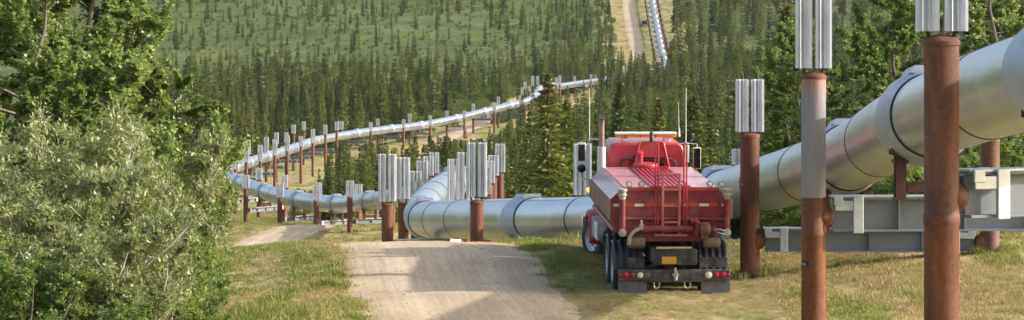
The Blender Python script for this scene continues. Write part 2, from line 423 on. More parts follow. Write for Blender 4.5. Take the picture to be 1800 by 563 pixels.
gm = np_mesh('ground', np.stack([GX, GY, GZ], -1).reshape(-1, 3), Fq, ground_mat(), smooth=True)
half = np.where(GY < 125, 30., np.where(GY < 360, 13., 11.))
cl = np.clip((half + 3 - np.minimum(pdist, rd + 1)) / 6, 0, 1)
a = gm.attributes.new('cleared', 'FLOAT', 'POINT'); a.data.foreach_set('value', cl.ravel().astype(np.float32))
tag(mk_obj('ground', gm), kind='structure')

# gravel road with a slight crown and ragged edges
def road_mat():
    m, N, L, P = new_mat('gravel')
    g = N.new('ShaderNodeNewGeometry'); ps = g.outputs['Position']
    n1 = noise(N, .35, 5, .6, ps, L, .4); n2 = noise(N, 11, 6, .75, ps, L)
    uv = N.new('ShaderNodeUVMap')
    nw = noise(N, 5, 4, .6, mapping(N, L, uv.outputs[0], (5, .05, 1)), L)       # wheel tracks run along the road
    c1 = ramp(N, [(.3, (.39, .315, .22)), (.7, (.51, .425, .31))]); L.new(n1.outputs[0], c1.inputs[0])
    c2 = ramp(N, [(.32, (.36, .34, .32)), (.5, (.5, .5, .5)), (.72, (.72, .70, .66))]); L.new(n2.outputs[0], c2.inputs[0])
    c = mixc(N, L, .75, c1.outputs[0], c2.outputs[0], 'OVERLAY')
    c3 = ramp(N, [(.35, (.40, .38, .36)), (.65, (.58, .57, .55))]); L.new(nw.outputs[0], c3.inputs[0])
    c = mixc(N, L, .55, c, c3.outputs[0], 'OVERLAY')
    su = N.new('ShaderNodeSeparateXYZ'); L.new(uv.outputs[0], su.inputs[0]); au = mathn(N, L, 'ABSOLUTE', su.outputs[0])
    wob = mathn(N, L, 'ADD', au, mathn(N, L, 'MULTIPLY_ADD', n1.outputs[0], .3)); [setattr(q.inputs[2], 'default_value', -.15) for q in N if q.type == 'MATH' and q.operation == 'MULTIPLY_ADD']
    rt_ = ramp(N, [(.0, (.46, .45, .44)), (.22, (.44, .43, .41)), (.42, (.60, .59, .56)), (.62, (.45, .43, .40)), (.95, (.52, .47, .40))]); L.new(wob, rt_.inputs[0])
    c = mixc(N, L, .6, c, rt_.outputs[0], 'OVERLAY')
    L.new(c, P.inputs['Base Color']); P.inputs['Roughness'].default_value = .95; P.inputs['Specular IOR Level'].default_value = .15
    bump(N, L, n2.outputs[0], .55, .03, P)
    return m
def road_mesh():
    C = catmull([(x, d, 0) for x, d in ROAD], .8); n = 17; V = []; UV = []; s = 0
    for i, p in enumerate(C):
        t = (C[min(i + 1, len(C) - 1)] - C[max(i - 1, 0)]).normalized(); nn = Vector((t.y, -t.x, 0))
        if i: s += (p - C[i - 1]).length
        zc = float(profile(p.y))
        for j in range(n):
            u = j / (n - 1) * 2 - 1; kf = 1 if p.y < 130 else .25; e = (1 + kf * (.05 * math.sin(s * .9 + (3 if u > 0 else 0)) + .04 * math.sin(s * 2.3 + (1 if u > 0 else 4)) + random.uniform(-.03, .03))) if abs(u) > .9 else 1
            q = p + nn * (u * ROAD_W * e)
            ztr = .035 * (math.exp(-((abs(u) - .42) / .13)**2))
            V.append((q.x, q.y, profile(q.y) + .02 - .085 * abs(u)**3 - ztr * .6 + random.uniform(-.004, .004))); UV.append((u, s))
    V = np.array(V, float); m = len(C); I = np.arange(m * n).reshape(m, n)
    Fc = np.stack([I[:-1, :-1], I[:-1, 1:], I[1:, 1:], I[1:, :-1]], -1).reshape(-1, 4)
    me = np_mesh('road', V, Fc, road_mat(), True)
    ul = me.uv_layers.new(name='UVMap'); lv = np.zeros(len(me.loops), dtype=np.int32); me.loops.foreach_get('vertex_index', lv)
    ul.data.foreach_set('uv', np.array(UV, dtype=np.float32)[lv].ravel())
    return me
tag(mk_obj('road', road_mesh()), kind='structure')

# ------------------------------------------------------------------ pipeline (one thing, many parts) and its support frames
pipeline = empty('pipeline', pos(arc_at(915, 113)) - Vector((0, 0, 1.6)))
tag(pipeline, 'long elevated silver pipeline zigzagging from the right edge to the far hill', 'pipeline')
RP = .705
def sweep(prof_s, n, name, mat, smooth=50, cap=False):
    """ring list [(s, r)] around the route"""
    V = []; 
    for s, r in prof_s:
        c = pos(s); t = tan(s); a = t.cross(Vector((0, 0, 1))).normalized(); b = a.cross(t)
        for i in range(n):
            an = 2 * math.pi * i / n; V.append(c + a * (math.cos(an) * r) + b * (math.sin(an) * r))
    m = len(prof_s); I = np.arange(m * n).reshape(m, n); J = np.roll(I, -1, 1)
    Fc = np.stack([I[:-1], J[:-1], J[1:], I[1:]], -1).reshape(-1, 4)
    O = pipeline.location
    me = np_mesh(name, np.array([tuple(v - O) for v in V]), Fc, mat, True); me.set_sharp_from_angle(angle=R(smooth))
    return mk_obj(name, me, pipeline)

# a finned radiator 1 m tall, shared by all posts (scaled along its fins only)
def radiator_mesh():
    n = 24; poly = []
    for i in range(n):
        a = 2 * math.pi * i / n + .06; q = max(abs(math.cos(a)), abs(math.sin(a)))
        r = (.142 if i % 2 == 0 else .088) / max(q, .8)
        poly.append((r * math.cos(a), r * math.sin(a)))
    return MB().prism(poly, (0, 0, 0), (1, 0, 0), (0, 1, 0), (0, 0, 1), 1).mesh('radiator', M['radiator'], smooth=0)
RAD = radiator_mesh()
def hbeam_mesh(L, h, w, name='crossbeam'):
    t = .035; b = MB()
    b.b2(0, L, -w / 2, w / 2, -t, 0); b.b2(0, L, -w / 2, w / 2, -h, -h + t); b.b2(.004, L - .004, -.02, .02, -h + t, -t)
    k = max(2, int(L / 1.1))
    for i in range(1, k): x = L * i / k; b.b2(x - .012, x + .012, -w / 2 + .02, w / 2 - .02, -h + t, -t)
    return b
PR = .215
def post(root, P, base, near):
    """P: dict px,d,top,rt,rb ; part 'post' with sub-parts cap, radiator, heat_pipe"""
    c = at(P['px'], P['top'], P['d']); o = root.location; n = 28 if near else 12
    loc = Vector((c.x, c.y, base - .35)); H = c.z - .06 - loc.z
    mb = MB(); prof = [(PR, 0), (PR, H)]
    if P.get('ring'):
        zr = at(P['px'], P['ring'], P['d']).z - loc.z
        prof = [(PR, 0), (PR, zr - .07), (PR * 1.05, zr - .05), (PR * 1.05, zr + .05), (PR, zr + .07), (PR, H)]
    mb.lathe(prof, (0, 0, 0), n=n)
    po = mb.build('post', M['rust'], root); po.location = loc - o
    if P.get('grey'):
        zg = at(P['px'], P['grey'], P['d']).z - loc.z
        g = MB().lathe([(PR + .003, zg), (PR + .003, H - .002)], (0, 0, 0), n=n, caps=False).build('grey_coating', M['grey_streaked'], po, label='grey paint with orange rust runs')
    MB().lathe([(PR * 1.06, H - .02), (PR * 1.06, H + .03), (PR * .9, H + .065), (PR * .5, H + .1), (.02, H + .115)], (0, 0, 0), n=n).build('cap', M['rust'], po)
    s = F / P['d']; zt = at(P['px'], P['rt'], P['d']).z - loc.z; zb = at(P['px'], P['rb'], P['d']).z - loc.z
    for sx in P.get('rx', (-.172, .172)):
        r = mk_obj('radiator', RAD, po); r.location = (sx, 0, zb); r.scale = (1, 1, zt - zb); r.rotation_euler = (0, 0, random.uniform(-.1, .1))
        MB().tube([(sx * .8, 0, H - .05), (sx, 0, zb + .02), (sx, 0, zt + (.13 if near else .1))], .03, 8).build('heat_pipe', M['rust_dark'], po)
    return po
def frame(label, Lp, Rp, beam_y, group, d_beam=None, beam_h=.5, shoes=True, s_arc=None, extra=()):
    """a support frame: posts + crossbeam; shoes belong to the pipeline that rests on it"""
    posts = [p for p in (Lp, Rp) if p] + list(extra)
    mid = sum((at(p['px'], 400, p['d']) for p in posts), Vector()) / len(posts)
    zb0 = gz(mid.x, mid.y)
    root = empty('support_frame', (mid.x, mid.y, zb0)); tag(root, label, 'pipeline support', group)
    near = mid.y < 160
    for p in posts:
        c = at(p['px'], p['top'], p['d']); post(root, p, gz(c.x, c.y), near)
    if Lp and Rp and beam_y:
        a = at(Lp['px'], beam_y, Lp['d']); b = at(Rp['px'], beam_y, Rp['d']); b.z = a.z
        v = b - a; L = v.length - .66; u = v.normalized(); ang = math.atan2(v.y, v.x)
        st = a + u * .33
        bo = hbeam_mesh(L, beam_h, .32).build('crossbeam', M['beam_paint'], root, smooth=0); bo.location = st - root.location; bo.rotation_euler = (0, 0, ang)
        top = MB().b2(-.03, L + .03, -.175, .175, .003, .03).build('top_plate', M['galv'], bo, smooth=0)
        for e, sg in ((0, 1), (L, -1)):
            mb = MB()
            if near:
                mb.b2(e + sg * .02, e + sg * .34, -.215, -.175, -beam_h * .38, -.05); mb.b2(e + sg * .34, e + sg * .52, -.235, -.178, -beam_h * 1.04, .034)
                m2 = MB(); m2.b2(e + sg * .02, e + sg * .34, .175, .215, -beam_h * .38, -.05); m2.b2(e + sg * .34, e + sg * .52, .178, .235, -beam_h * 1.04, .034); m2.build('clamp', M['galv'], bo, smooth=0, bevel=.012)
                mb.b2(e - sg * .0, e + sg * .16, -.225, -.178, -.13, .034)
            else: mb.b2(e + sg * .1, e + sg * .3, -.2, .2, -beam_h * .9, .034)
            mb.build('clamp', M['galv'], bo, smooth=0, bevel=.012 if near else 0)
            kb = MB(); x0 = e - sg * .34
            kb.lathe([(.17, 0), (.19, .1), (.19, .2), (.14, .29), (.06, .33)], (x0 + sg * .03, 0, -beam_h * .55), (sg, 0, 0), n=16 if near else 8)
            kb.build('bracket', M['rust'], bo)
    if shoes and s_arc is not None and beam_y:
        z_top = at(Lp['px'], beam_y, Lp['d']).z + .034
        shoe(s_arc, z_top, near)
    return root
def shoe(s, z_top, near):
    c = pos(s); t = tan(s); th = Vector((t.x, t.y, 0)).normalized(); a = Vector((th.y, -th.x, 0))
    H = max(.25, c.z - .62 - z_top); mb = MB()
    Mx = Matrix(((a.x, th.x, 0, c.x - pipeline.location.x), (a.y, th.y, 0, c.y - pipeline.location.y), (0, 0, 1, z_top - pipeline.location.z), (0, 0, 0, 1)))
    def bx(x0, x1, y0, y1, z0, z1):
        q = MB(); q.b2(x0, x1, y0, y1, z0, z1); mb.add(q.v, q.f, Mx)
    for sx in (-1, 1):
        x = sx * .46
        bx(x - .11, x + .11, -.17, .17, 0, .03); bx(x - .09, x + .09, -.14, -.11, .03, H); bx(x - .09, x + .09, .11, .14, .03, H); bx(x - .015, x + .015, -.11, .11, .03, H)
        bx(x - .12, x + .12, -.19, .19, H - .16, H - .11); bx(x - .1, x + .1, -.2, .2, H, H + .22)
        for yy in (-.16, .16): bx(x + sx * .08, x + sx * .17, yy - .04, yy + .04, H - .02, H + .2)
    bx(-.35, .35, -.1, -.07, .12, .3); bx(-.35, .35, .07, .1, .12, .3); bx(-.35, .35, -.06, .06, .2, .23)
    mb.build('shoe', M['rust_dark'] if near else M['rust'], pipeline, smooth=0)
sleeves = []
def P_(px, d, top, rt, rb, **k): return dict(px=px, d=d, top=top, rt=rt, rb=rb, **k)

# nearest frames on the right
sA = arc_at(1880, 47.3); sleeves.append(sA)
frame('nearest frame with thick all-rust post and crossbeam leaving the right edge', P_(1655, 41.6, 68, -205, 55, ring=385), P_(2390, 44.5, 60, -180, 48), 303, 'near right support frames', beam_h=.56, s_arc=sA)
sB = arc_at(1643, 58.6); sleeves.append(sB)
fB = frame('frame whose post has grey streaked upper paint and a small black label', P_(1430, 60, 131, -58, 120, ring=411, grey=347), P_(1955, 60.4, 135, -50, 124), 347, 'near right support frames', beam_h=.6, s_arc=sB)
sC = arc_at(1487, 74); sleeves.append(sC)
fC = frame('rust frame standing immediately right of the red truck, its two finned tubes in full view', P_(1318, 76, 235, 140, 232), P_(1740, 75.6, 242, 135, 236, ring=446), 402, 'near right support frames', beam_h=.5, s_arc=sC)
# small black label wrapped round two posts, white letters
def post_label(root, px, py, d, h, txt, a0, a1):
    po = min((q for q in root.children if q.name.startswith('post')), key=lambda q: q.location.x); c = at(px, py, d); z = c.z - (root.location.z + po.location.z)
    mb = MB(); n = 8; vs = []; 
    for i in range(n + 1):
        an = R(a0 + (a1 - a0) * i / n)
        for dz in (-h / 2, h / 2): vs.append(((PR + .006) * math.cos(an), (PR + .006) * math.sin(an), z + dz))
    mb.add(vs, [(2 * i, 2 * i + 2, 2 * i + 3, 2 * i + 1) for i in range(n)])
    mb.build('label_plate', M['black_label'], po)
    for ch, an in txt:
        cu = bpy.data.curves.new('lettering', 'FONT'); cu.body = ch; cu.size = h * .95; cu.align_x = 'CENTER'; cu.align_y = 'CENTER'; cu.extrude = .001
        cu.materials.append(M['white_text']); tmp = bpy.data.objects.new('tmp', cu); COL.objects.link(tmp); bpy.context.view_layer.update()
        me = bpy.data.meshes.new_from_object(tmp.evaluated_get(bpy.context.evaluated_depsgraph_get())); bpy.data.objects.remove(tmp); t = mk_obj('lettering', me, po)
        t.location = ((PR + .010) * math.cos(R(an)), (PR + .010) * math.sin(R(an)), z); t.rotation_euler = (R(90), 0, R(an + 90))
post_label(fB, 1430, 463, 60, .095, (('e', 204), ('s', 222)), 165, 243)
post_label(fC, 1318, 323, 76, .08, (('e', 200), ('s', 222)), 165, 235)
# frame half hidden behind the one beside the truck
s = arc_at(1265, 94.5); sleeves.append(s)
frame('frame behind the truck showing only a sliver of pale fin tube', P_(1306, 97, 292, 262, 289), P_(1120, 95.5, 300, 268, 297), 412, 'support frames by the road crest', s_arc=s)
# frame left of the truck
sD = arc_at(938, 111.6); sleeves.append(sD)
frame('frame with tall fin tubes, its front post standing before the silver pipe left of truck', P_(838, 109.5, 354, 251, 346, rx=(-.178, .178)), P_(1024, 114.5, 347, 253, 343, rx=(-.165, .165)), 444, 'support frames by the road crest', s_arc=sD, beam_h=.4)
# four-post anchor
sE = arc_at(752, 134.3); sleeves.append(sE)
root = frame('four-post anchor frame with crowded fin tubes where the pipe turns', P_(681, 126, 358, 271, 354, rx=(-.19, .17)), P_(818, 128, 362, 268, 356), 424, 'support frames by the road crest', s_arc=sE,
      beam_h=.45, extra=(P_(709, 140, 357, 277, 350, rx=(-.2, .13)), P_(800, 140, 361, 280, 352)))
g2 = 'support frames on the receding pipe behind the anchor'
for i, (l, r_, by, pxm, dm) in enumerate([(P_(730, 165, 347, 301, 344), P_(852, 165, 345, 300, 342), 362, 796, 165), (P_(742, 184, 327, 283, 323), P_(860, 184, 326, 283, 322), 352, 808, 184),
                                      (P_(753, 200, 312, 275, 309), P_(867, 200, 313, 273, 309), 350, 812, 200), (P_(763, 214, 308, 268, 305), P_(879, 211, 306, 253, 303), 354, 797, 214)]):
    s = arc_at(pxm, dm); sleeves.append(s)
    frame(['nearest frame of the crowded row receding behind the anchor, lowest fin tubes', 'second frame of the crowded row receding behind the anchor', 'third frame of the crowded row receding behind the anchor', 'farthest frame of the crowded row receding behind the anchor, with the tallest right fin tubes'][i], l, r_, by, g2, s_arc=s)
s = arc_at(735, 236); sleeves.append(s)
# lower run in the valley
g3 = 'support frames along the lower valley run'
low = [(P_(615, 268, 347, 318, 344), P_(690, 270, 347, 318, 344), 386, 650, 268), (P_(556, 280, 354, 325, 351), P_(630, 283, 348, 324, 345), 390, 592, 281), (P_(492, 293, 350, 322, 347), P_(560, 297, 347, 321, 344), 383, 526, 294),
       (P_(432, 308, 333, 308, 331), P_(500, 313, 333, 308, 330), 367, 466, 311), (P_(390, 324, 322, 298, 319), P_(455, 329, 319, 296, 316), 353, 423, 327), (P_(349, 340, 303, 276, 300), P_(414, 345, 299, 266, 296), 337, 392, 342)]
ordn = ['first', 'second', 'third', 'fourth', 'fifth', 'sixth', 'seventh', 'eighth', 'ninth', 'tenth', 'eleventh', 'twelfth', 'thirteenth', 'fourteenth', 'fifteenth', 'sixteenth', 'seventeenth', 'eighteenth', 'nineteenth', 'twentieth']
ordn += ['twenty-' + q for q in ordn[:9]] + ['thirtieth'] + ['thirty-' + q for q in ordn[:9]] + ['fortieth'] + ['forty-' + q for q in ordn[:9]] + ['fiftieth'] + ['fifty-' + q for q in ordn[:9]] + ['sixtieth'] + ['sixty-' + q for q in ordn[:9]]
for i, (l, r_, by, pxm, dm) in enumerate(low):
    s = arc_at(pxm, dm); sleeves.append(s)
    frame(f'{ordn[i]} support frame leftward from the anchor along the lower blue-grey pipe run', l, r_, by, g3, s_arc=s, beam_h=.36)
# upper run
g4 = 'support frames along the upper pale run'
up = [(388, 433, 255.5, 285, 255, 285, 425), (403, 457.5, 256, 283, 255, 284, 440), (436, 483, 246, 272, 245, 273, 459), (468, 505, 241, 266, 238, 265, 478), (486, 529, 233, 253, 239.5, 257, 500), (503, 550, 233, 250, 227, 251, 519),
      (516, 572, 219.5, 235, 219.5, 236, 537), (534, 592, 214, 229, 214, 229, 556), (600, 651.5, 213, 228, 215, 230, 590), (664, 709.5, 209, 221, 210, 224, 612), (720, 756.5, 200, 216, 203, 221, 630), (785.5, 816.5, 195, 208, 195, 208, 648),
      (832, 869, 182.5, 195.5, 182, 196, 666), (876, 915.5, 170, 184, 170, 184, 684)]
for i, (pl, pr, lt, lb, rt, rb, d) in enumerate(up):
    m_ = (pl + pr) / 2; s = arc_at(m_, d); sleeves.append(s); c = pos(s); by = -(c.z - 1.25) * F / c.y
    frame(f'{ordn[i]} support frame from the bushes along the upper pale pipe run', P_(pl, d, lb + 1, lt, lb), P_(pr, d, rb + 1, rt, rb), by, g4, s_arc=s, beam_h=.4)
g5 = 'support frames at the far bend'
far = [(918, 930, 154, 166, 151, 160, 703, 'low frame just before the far bend beside the big spruce'), (923, 958, 144, 156, 140, 152, 716, 'frame on the far bend with rust posts left of the big spruce'), (936, 978, 134, 151, 136.5, 152, 735, 'frame on the far bend with paired tubes either side of the big spruce'),
       (945, 984, 134, 150, 133, 148, 755, 'tall frame just past the far bend behind the big spruce'), (1010, 1039, 134, 143, 131, 141.5, 820, 'first frame past the far bend, poking above the spruces'), (1047, 1068, 132, 141, 132, 139, 860, 'second frame past the far bend, poking above the spruces')]
for pl, pr, lt, lb, rt, rb, d, lab in far:
    s = arc_at((pl + pr) / 2, d); sleeves.append(s); c = pos(s); by = -(c.z - 1.25) * F / c.y
    frame(lab, P_(pl, d, lb + .7, lt, lb), P_(pr, d, rb + .7, rt, rb), by, g5, s_arc=s, beam_h=.4)
g6 = 'support frames climbing the far hill'
s = arc_at(1167, 952) + 2; k = 0
while s < arc[-1] - 10 and k < 17:
    sleeves.append(s); c = pos(s); pxc = 900 + c.x * F / c.y; ps_ = F / c.y; yc = -c.z * F / c.y; w = 2.05 * ps_
    by = yc + 1.25 * ps_; up_ = (1.5 if k < 5 else .9)
    frame(f'{ordn[k]} support frame up the straight pipe on the far hill', P_(pxc - w, c.y, yc - (up_ - .4) * ps_, yc - (up_ + 1.0) * ps_, yc - (up_ - .4) * ps_), P_(pxc + w, c.y, yc - up_ * ps_, yc - (up_ + 1.4) * ps_, yc - up_ * ps_), by, g6, s_arc=s, beam_h=.4)
    s += 15.5; k += 1
# jacket sections between sleeves, straps at the joints
sleeves.sort(); marks = []
ss = [0.] + sleeves + [float(arc[-1]) - 1]
for a, b in zip(ss[:-1], ss[1:]):
    if b - a < 1.5: continue
    n = max(1, round((b - a) / (6.2 if pos(a).y < 330 else 9)))
    for i in range(n):
        s0, s1 = a + (b - a) * i / n, a + (b - a) * (i + 1) / n
        d = pos(s0).y; seg_n = 48 if d < 160 else (28 if d < 400 else 16)
        k = max(2, int((s1 - s0) / 1.2) + 1)
        sweep([(s0 + (s1 - s0) * q / (k - 1), RP) for q in range(k)], seg_n, 'jacket_section', M['jacket'])
        if d < 130:
            vs = []; fs = []; an = R(62 + 8 * (i % 2)); O = pipeline.location
            for q in range(k):
                sq = s0 + (s1 - s0) * q / (k - 1); c = pos(sq); t = tan(sq); a_ = t.cross(Vector((0, 0, 1))).normalized(); b_ = a_.cross(t)
                for e in (-.022, -.020, .020, .022): vs.append(c - O + (a_ * -math.cos(an + e) + b_ * math.sin(an + e)) * (RP + (.007 if abs(e) < .021 else -.003)))
            for q in range(k - 1):
                for e in range(3): fs.append((q * 4 + e, q * 4 + e + 1, q * 4 + e + 5, q * 4 + e + 4))
            MB().add(vs, fs).build('seam', M['sleeve'], pipeline, smooth=0)
        if i: marks.append(s0)
for s in marks:
    d = pos(s).y; n = 48 if d < 160 else 24
    if d < 420: 
        sweep([(s - .05, RP - .02), (s - .05, RP + .008), (s + .01, RP + .012), (s + .01, RP - .02)], n, 'strap', M['strap'])
        sweep([(s + .03, RP - .02), (s + .03, RP + .01), (s + .42, RP + .01), (s + .43, RP - .02)], n, 'lap_band', M['jacket'])
    else: sweep([(s - .12, RP - .02), (s - .12, RP + .03), (s + .12, RP + .03), (s + .12, RP - .02)], 16, 'lap_band', M['sleeve'])
for s in sleeves:
    d = pos(s).y; n = 56 if d < 160 else (28 if d < 400 else 16); r2 = (.82 if d < 70 else .79) if d < 900 else .93
    sweep([(s - .62, RP - .03), (s - .62, RP + .032), (s - .35, r2 - .008), (s - .15, r2), (s + .55, r2), (s + .75, r2 - .02), (s + 1.15, RP + .012), (s + 1.2, RP - .02)], n, 'sleeve', M['sleeve'], 25)
    sweep([(s - .665, RP - .02), (s - .665, RP + .022), (s - .622, RP + .03), (s - .622, RP - .02)], n, 'strap', M['strap'] if d < 420 else M['sleeve'])
    if d < 700:
        c = pos(s); t = tan(s); a = t.cross(Vector((0, 0, 1))).normalized(); b = a.cross(t)
        mb = MB(); mb.prism([(-.34, 0), (.34, 0), (.26, .13), (-.26, .13)], c - pipeline.location + b * (r2 - .075) - t * .45, a, b, t, 1.15)
        mb.build('saddle_cap', M['sleeve'], pipeline, smooth=0)

# ------------------------------------------------------------------ water tank truck
def truck():
    # tyres found on the ground: rear axle at y=1.75, front axle at 6.9
    hx, hy = -.063, .998
    X0, D0 = X_(1184, 73.0), 73.0
    def gl(y): return gz(X0 + hx * y, D0 + hy * y)
    z0, z1 = gl(1.2), gl(6.9); pitch = math.atan2(z1 - z0, 5.7)
    root = empty('tank_truck', (X0, D0, z0 - math.tan(pitch) * 1.2 + .0), (pitch, 0, math.atan2(-hx, hy)))
    tag(root, 'red water tank truck parked on the grass beside the gravel road', 'truck')
    def B(name, mb, mat, par=None, bev=.008, sm=40, label=None): return mb.build(name, M[mat], par or root, sm, bev, label)
    # chassis
    fr = MB(); fr.b2(-.46, -.36, .12, 9.0, .72, 1.0); fr.b2(.36, .46, .12, 9.0, .72, 1.0)
    for y in (.2, 1.0, 2.2, 3.4, 4.6): fr.b2(-.36, .36, y, y + .1, .75, .97)
    ch = B('chassis', fr, 'black_part')
    B('rear_box', MB().b2(-.44, .52, .13, .5, .66, .99), 'black_part', bev=.015)
    pb = MB(); pb.b2(-.24, .07, .108, .118, .69, .845); B('number_plate', pb, 'plate_yellow', bev=0)
    MB().b2(-.36, .4, .09, .13, 1.02, 1.06).build('step_rail', M['chrome'], root)
    # bumper with lamps
    bm = MB(); bm.b2(-1.19, 1.21, 0, .09, .34, .575); bm.b2(-.56, .62, -.004, .05, .31, .345)
    bp = B('bumper', bm, 'black_part', bev=.01)
    for x, r, mat in ((-1.145, .034, 'lens_red'), (-1.025, .062, 'lens_red'), (-.875, .055, 'lens_red'), (-.715, .056, 'lens_white'), (-.555, .04, 'black_part'), (.76, .066, 'lens_white'), (.92, .06, 'lens_red'), (1.075, .06, 'lens_red'), (1.175, .03, 'lens_red')):
        l = MB().lathe([(r, 0), (r, .012), (r * .75, .02), (.01, .024)], (x, .001, .465), (0, -1, 0), 18).build('lamp', M[mat], bp)
        MB().lathe([(r, 0), (r * 1.22, 0), (r * 1.22, .016), (r, .016), (r, 0)], (x, .001, .465), (0, -1, 0), 18, caps=False).build('bezel', M['rust_dark'] if mat == 'lens_red' else M['chrome'], l)
    hk = MB(); hk.b2(.0, .08, -.06, .0, .40, .55); hk.cyl((.04, -.1, .36), (.04, -.04, .44), .035, n=10); hk.b2(-.03, .11, -.03, 0, .44, .5); hk.box((.03, -.06, .58), (.05, .05, .1)); B('hitch', hk, 'hose', bp)
    for x in (-.36, .3):
        MB().tube([(x - .06, .03, .345), (x - .06, .03, .24)] + [(x - .06 * math.cos(R(q)), .03, .24 - .06 * math.sin(R(q))) for q in range(15, 180, 15)] + [(x + .06, .03, .24), (x + .06, .03, .345)], .017, 8).build('tow_shackle', M['chrome'], bp)
    for x0, x1 in ((-1.19, -.57), (.6, 1.22)):
        f = MB(); f.b2(x0, x1, .03, .042, .05, .335); f.b2(x0 + .04, x1 - .08, .02, .03, .29, .31); B('mudflap', f, 'mudflap_rubber', bev=.004)
        f = MB(); f.b2(x0 + .25 * (x0 < 0) - .0, x1 - .02, .36, .375, .58, .8); B('inner_flap', f, 'black_part', bev=0)
    # wheels
    def wheel(x, y, side, dual=True, steer=0.0, r=.5):
        w = empty('wheel', (x, y, r), (0, 0, steer), root)
        for k in ((0, -.31) if dual else (0,)):
            xo = side * k
            prof = [(.30, -.13), (.40, -.135), (.46, -.13), (.495, -.10), (r, -.06), (r, .06), (.495, .10), (.46, .13), (.40, .135), (.30, .13)]
            t = MB().lathe(prof, (xo, 0, 0), (1, 0, 0), 36, caps=False)
            for i in range(36):
                a = 2 * math.pi * i / 36
                t.box((xo, math.cos(a) * (r + .003), math.sin(a) * (r + .003)), (.2, .035, .02), Matrix.Rotation(a - math.pi / 2, 4, 'X'))
            t.build('tyre', M['tyre'], w)
            rm = MB(); s_ = side
            rm.lathe([(.31, .125), (.29, .11), (.27, .05), (.20, .02), (.13, .0), (.12, .09), (.06, .10), (.01, .1)] if (dual is False) else [(.31, .125), (.29, .11), (.26, -.05), (.18, -.07), (.11, -.07), (.10, .03), (.01, .04)], (xo, 0, 0), (s_, 0, 0), 28, caps=False)
            rm.lathe([(.31, -.12), (.28, -.10), (.01, -.08)], (xo, 0, 0), (s_, 0, 0), 24, caps=False)
            for i in range(10):
                a = 2 * math.pi * i / 10
                rm.cyl((xo + s_ * (.02 if not dual else -.07), .165 * math.cos(a), .165 * math.sin(a)), (xo + s_ * (.05 if not dual else -.03), .165 * math.cos(a), .165 * math.sin(a)), .016, n=6)
            rm.build('rim', M['rim'], w)
            if not dual:
                hb = MB()
                for i in range(10):
                    a = 2 * math.pi * (i + .5) / 10
                    hb.cyl((xo + s_ * .03, .225 * math.cos(a), .225 * math.sin(a)), (xo + s_ * .043, .225 * math.cos(a), .225 * math.sin(a)), .033, n=10)
                hb.build('hand_hole', M['black_part'], w)['kind'] = 'stuff'
    for y in (1.15, 2.45):
        wheel(-1.09, y, -1); wheel(1.09, y, 1)
        B('axle', MB().cyl((-.75, y, .5), (.75, y, .5), .09, n=12).lathe([(.1, -.25), (.24, -.1), (.24, .1), (.1, .25)], (0, y, .5), (1, 0, 0), 16), 'black_part')
    wheel(-1.06, 6.9, -1, False, R(24)); wheel(1.0, 6.9, 1, False, R(22))
    # ribbed black plastic fenders over the rear wheels
    for sd in (-1, 1):
        for y in (1.15, 2.45):
            mb = MB(); n = 18; w0, w1 = .60, 1.24; ribs = 9
            vs = []; fs = []
            for i in range(n + 1):
                a = R(-8 + 196 * i / n)
                for j in range(ribs * 2 + 1):
                    u = j / (ribs * 2); rr = .575 + (.022 if (j // 2) % 2 == 0 else 0); xx = sd * (w0 + (w1 - w0) * u)
                    vs.append((xx, y - math.cos(a) * rr, .5 + math.sin(a) * rr))
            q = ribs * 2 + 1
            for i in range(n):
                for j in range(q - 1): fs.append((i * q + j, i * q + j + 1, (i + 1) * q + j + 1, (i + 1) * q + j))
            mb.add(vs, fs); o = mb.build('rear_fender', M['poly_fender'], root, smooth=30)
            sm_ = o.modifiers.new('thick', 'SOLIDIFY'); sm_.thickness = .02
    for x in (-.76, .87):
        B('air_tank', MB().lathe([(.02, -.2), (.11, -.18), (.13, -.13), (.13, .13), (.11, .18), (.02, .2)], (x, .52, 1.11), (1, 0, 0), 18), 'brown_cover')
    # tank
    y0, y1 = .62, 5.55
    poly = [(-.95, 1.2), (.95, 1.2), (1.16, 1.3), (1.3, 1.58), (1.3, 2.02), (1.02, 2.27), (-1.02, 2.27), (-1.3, 2.02), (-1.3, 1.58), (-1.16, 1.3)]
    tk = MB().prism([(a, b) for a, b in poly], (0, y0, 0), (1, 0, 0), (0, 0, 1), (0, 1, 0), y1 - y0)
    tank = B('tank', tk, 'truck_red_dusty', bev=.02)
    for sd in (-1, 1):
        B('shoulder_panel', MB().prism([(0, 0), (.372, 0), (.372, .01), (0, .01)], (sd * 1.302, y0 + .03, 2.022), Vector((-sd * .746, 0, .666)), Vector((sd * .666, 0, .746)), (0, 1, 0), y1 - y0 - .06), 'tank_top', tank, 0, label='glossy sloping shoulder with pale sky reflection painted in')
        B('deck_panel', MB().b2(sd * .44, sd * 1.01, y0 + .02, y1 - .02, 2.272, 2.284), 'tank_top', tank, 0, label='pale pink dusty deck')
        rb = MB()
        rb.b2(sd * 1.302, sd * 1.312, y0 + .02, y1 - .02, 1.62, 2.0)
        for i in range(13):
            y = y0 + .1 + i * (y1 - y0 - .2) / 12; rb.b2(sd * 1.305, sd * 1.345, y - .05, y + .05, 1.6, 2.01)
        B('side_ribs', rb, 'tank_rib', tank, .006)
        B('side_rail', MB().cyl((sd * 1.22, y0 - .02, 1.36), (sd * 1.27, y1 - .6, 1.44), .055, n=12), 'truck_red_dusty', tank, 0)
    for i in range(9):
        x = -.40 + i * .1
        B('walkway_plank', MB().b2(x - .033, x + .033, y0 - .02, y1 - .12, 2.275, 2.318), 'truck_red', tank, .006)
    B('rear_lip', MB().b2(-1.04, 1.04, y0 - .03, y0 + .012, 2.21, 2.29), 'truck_red', tank, .006)
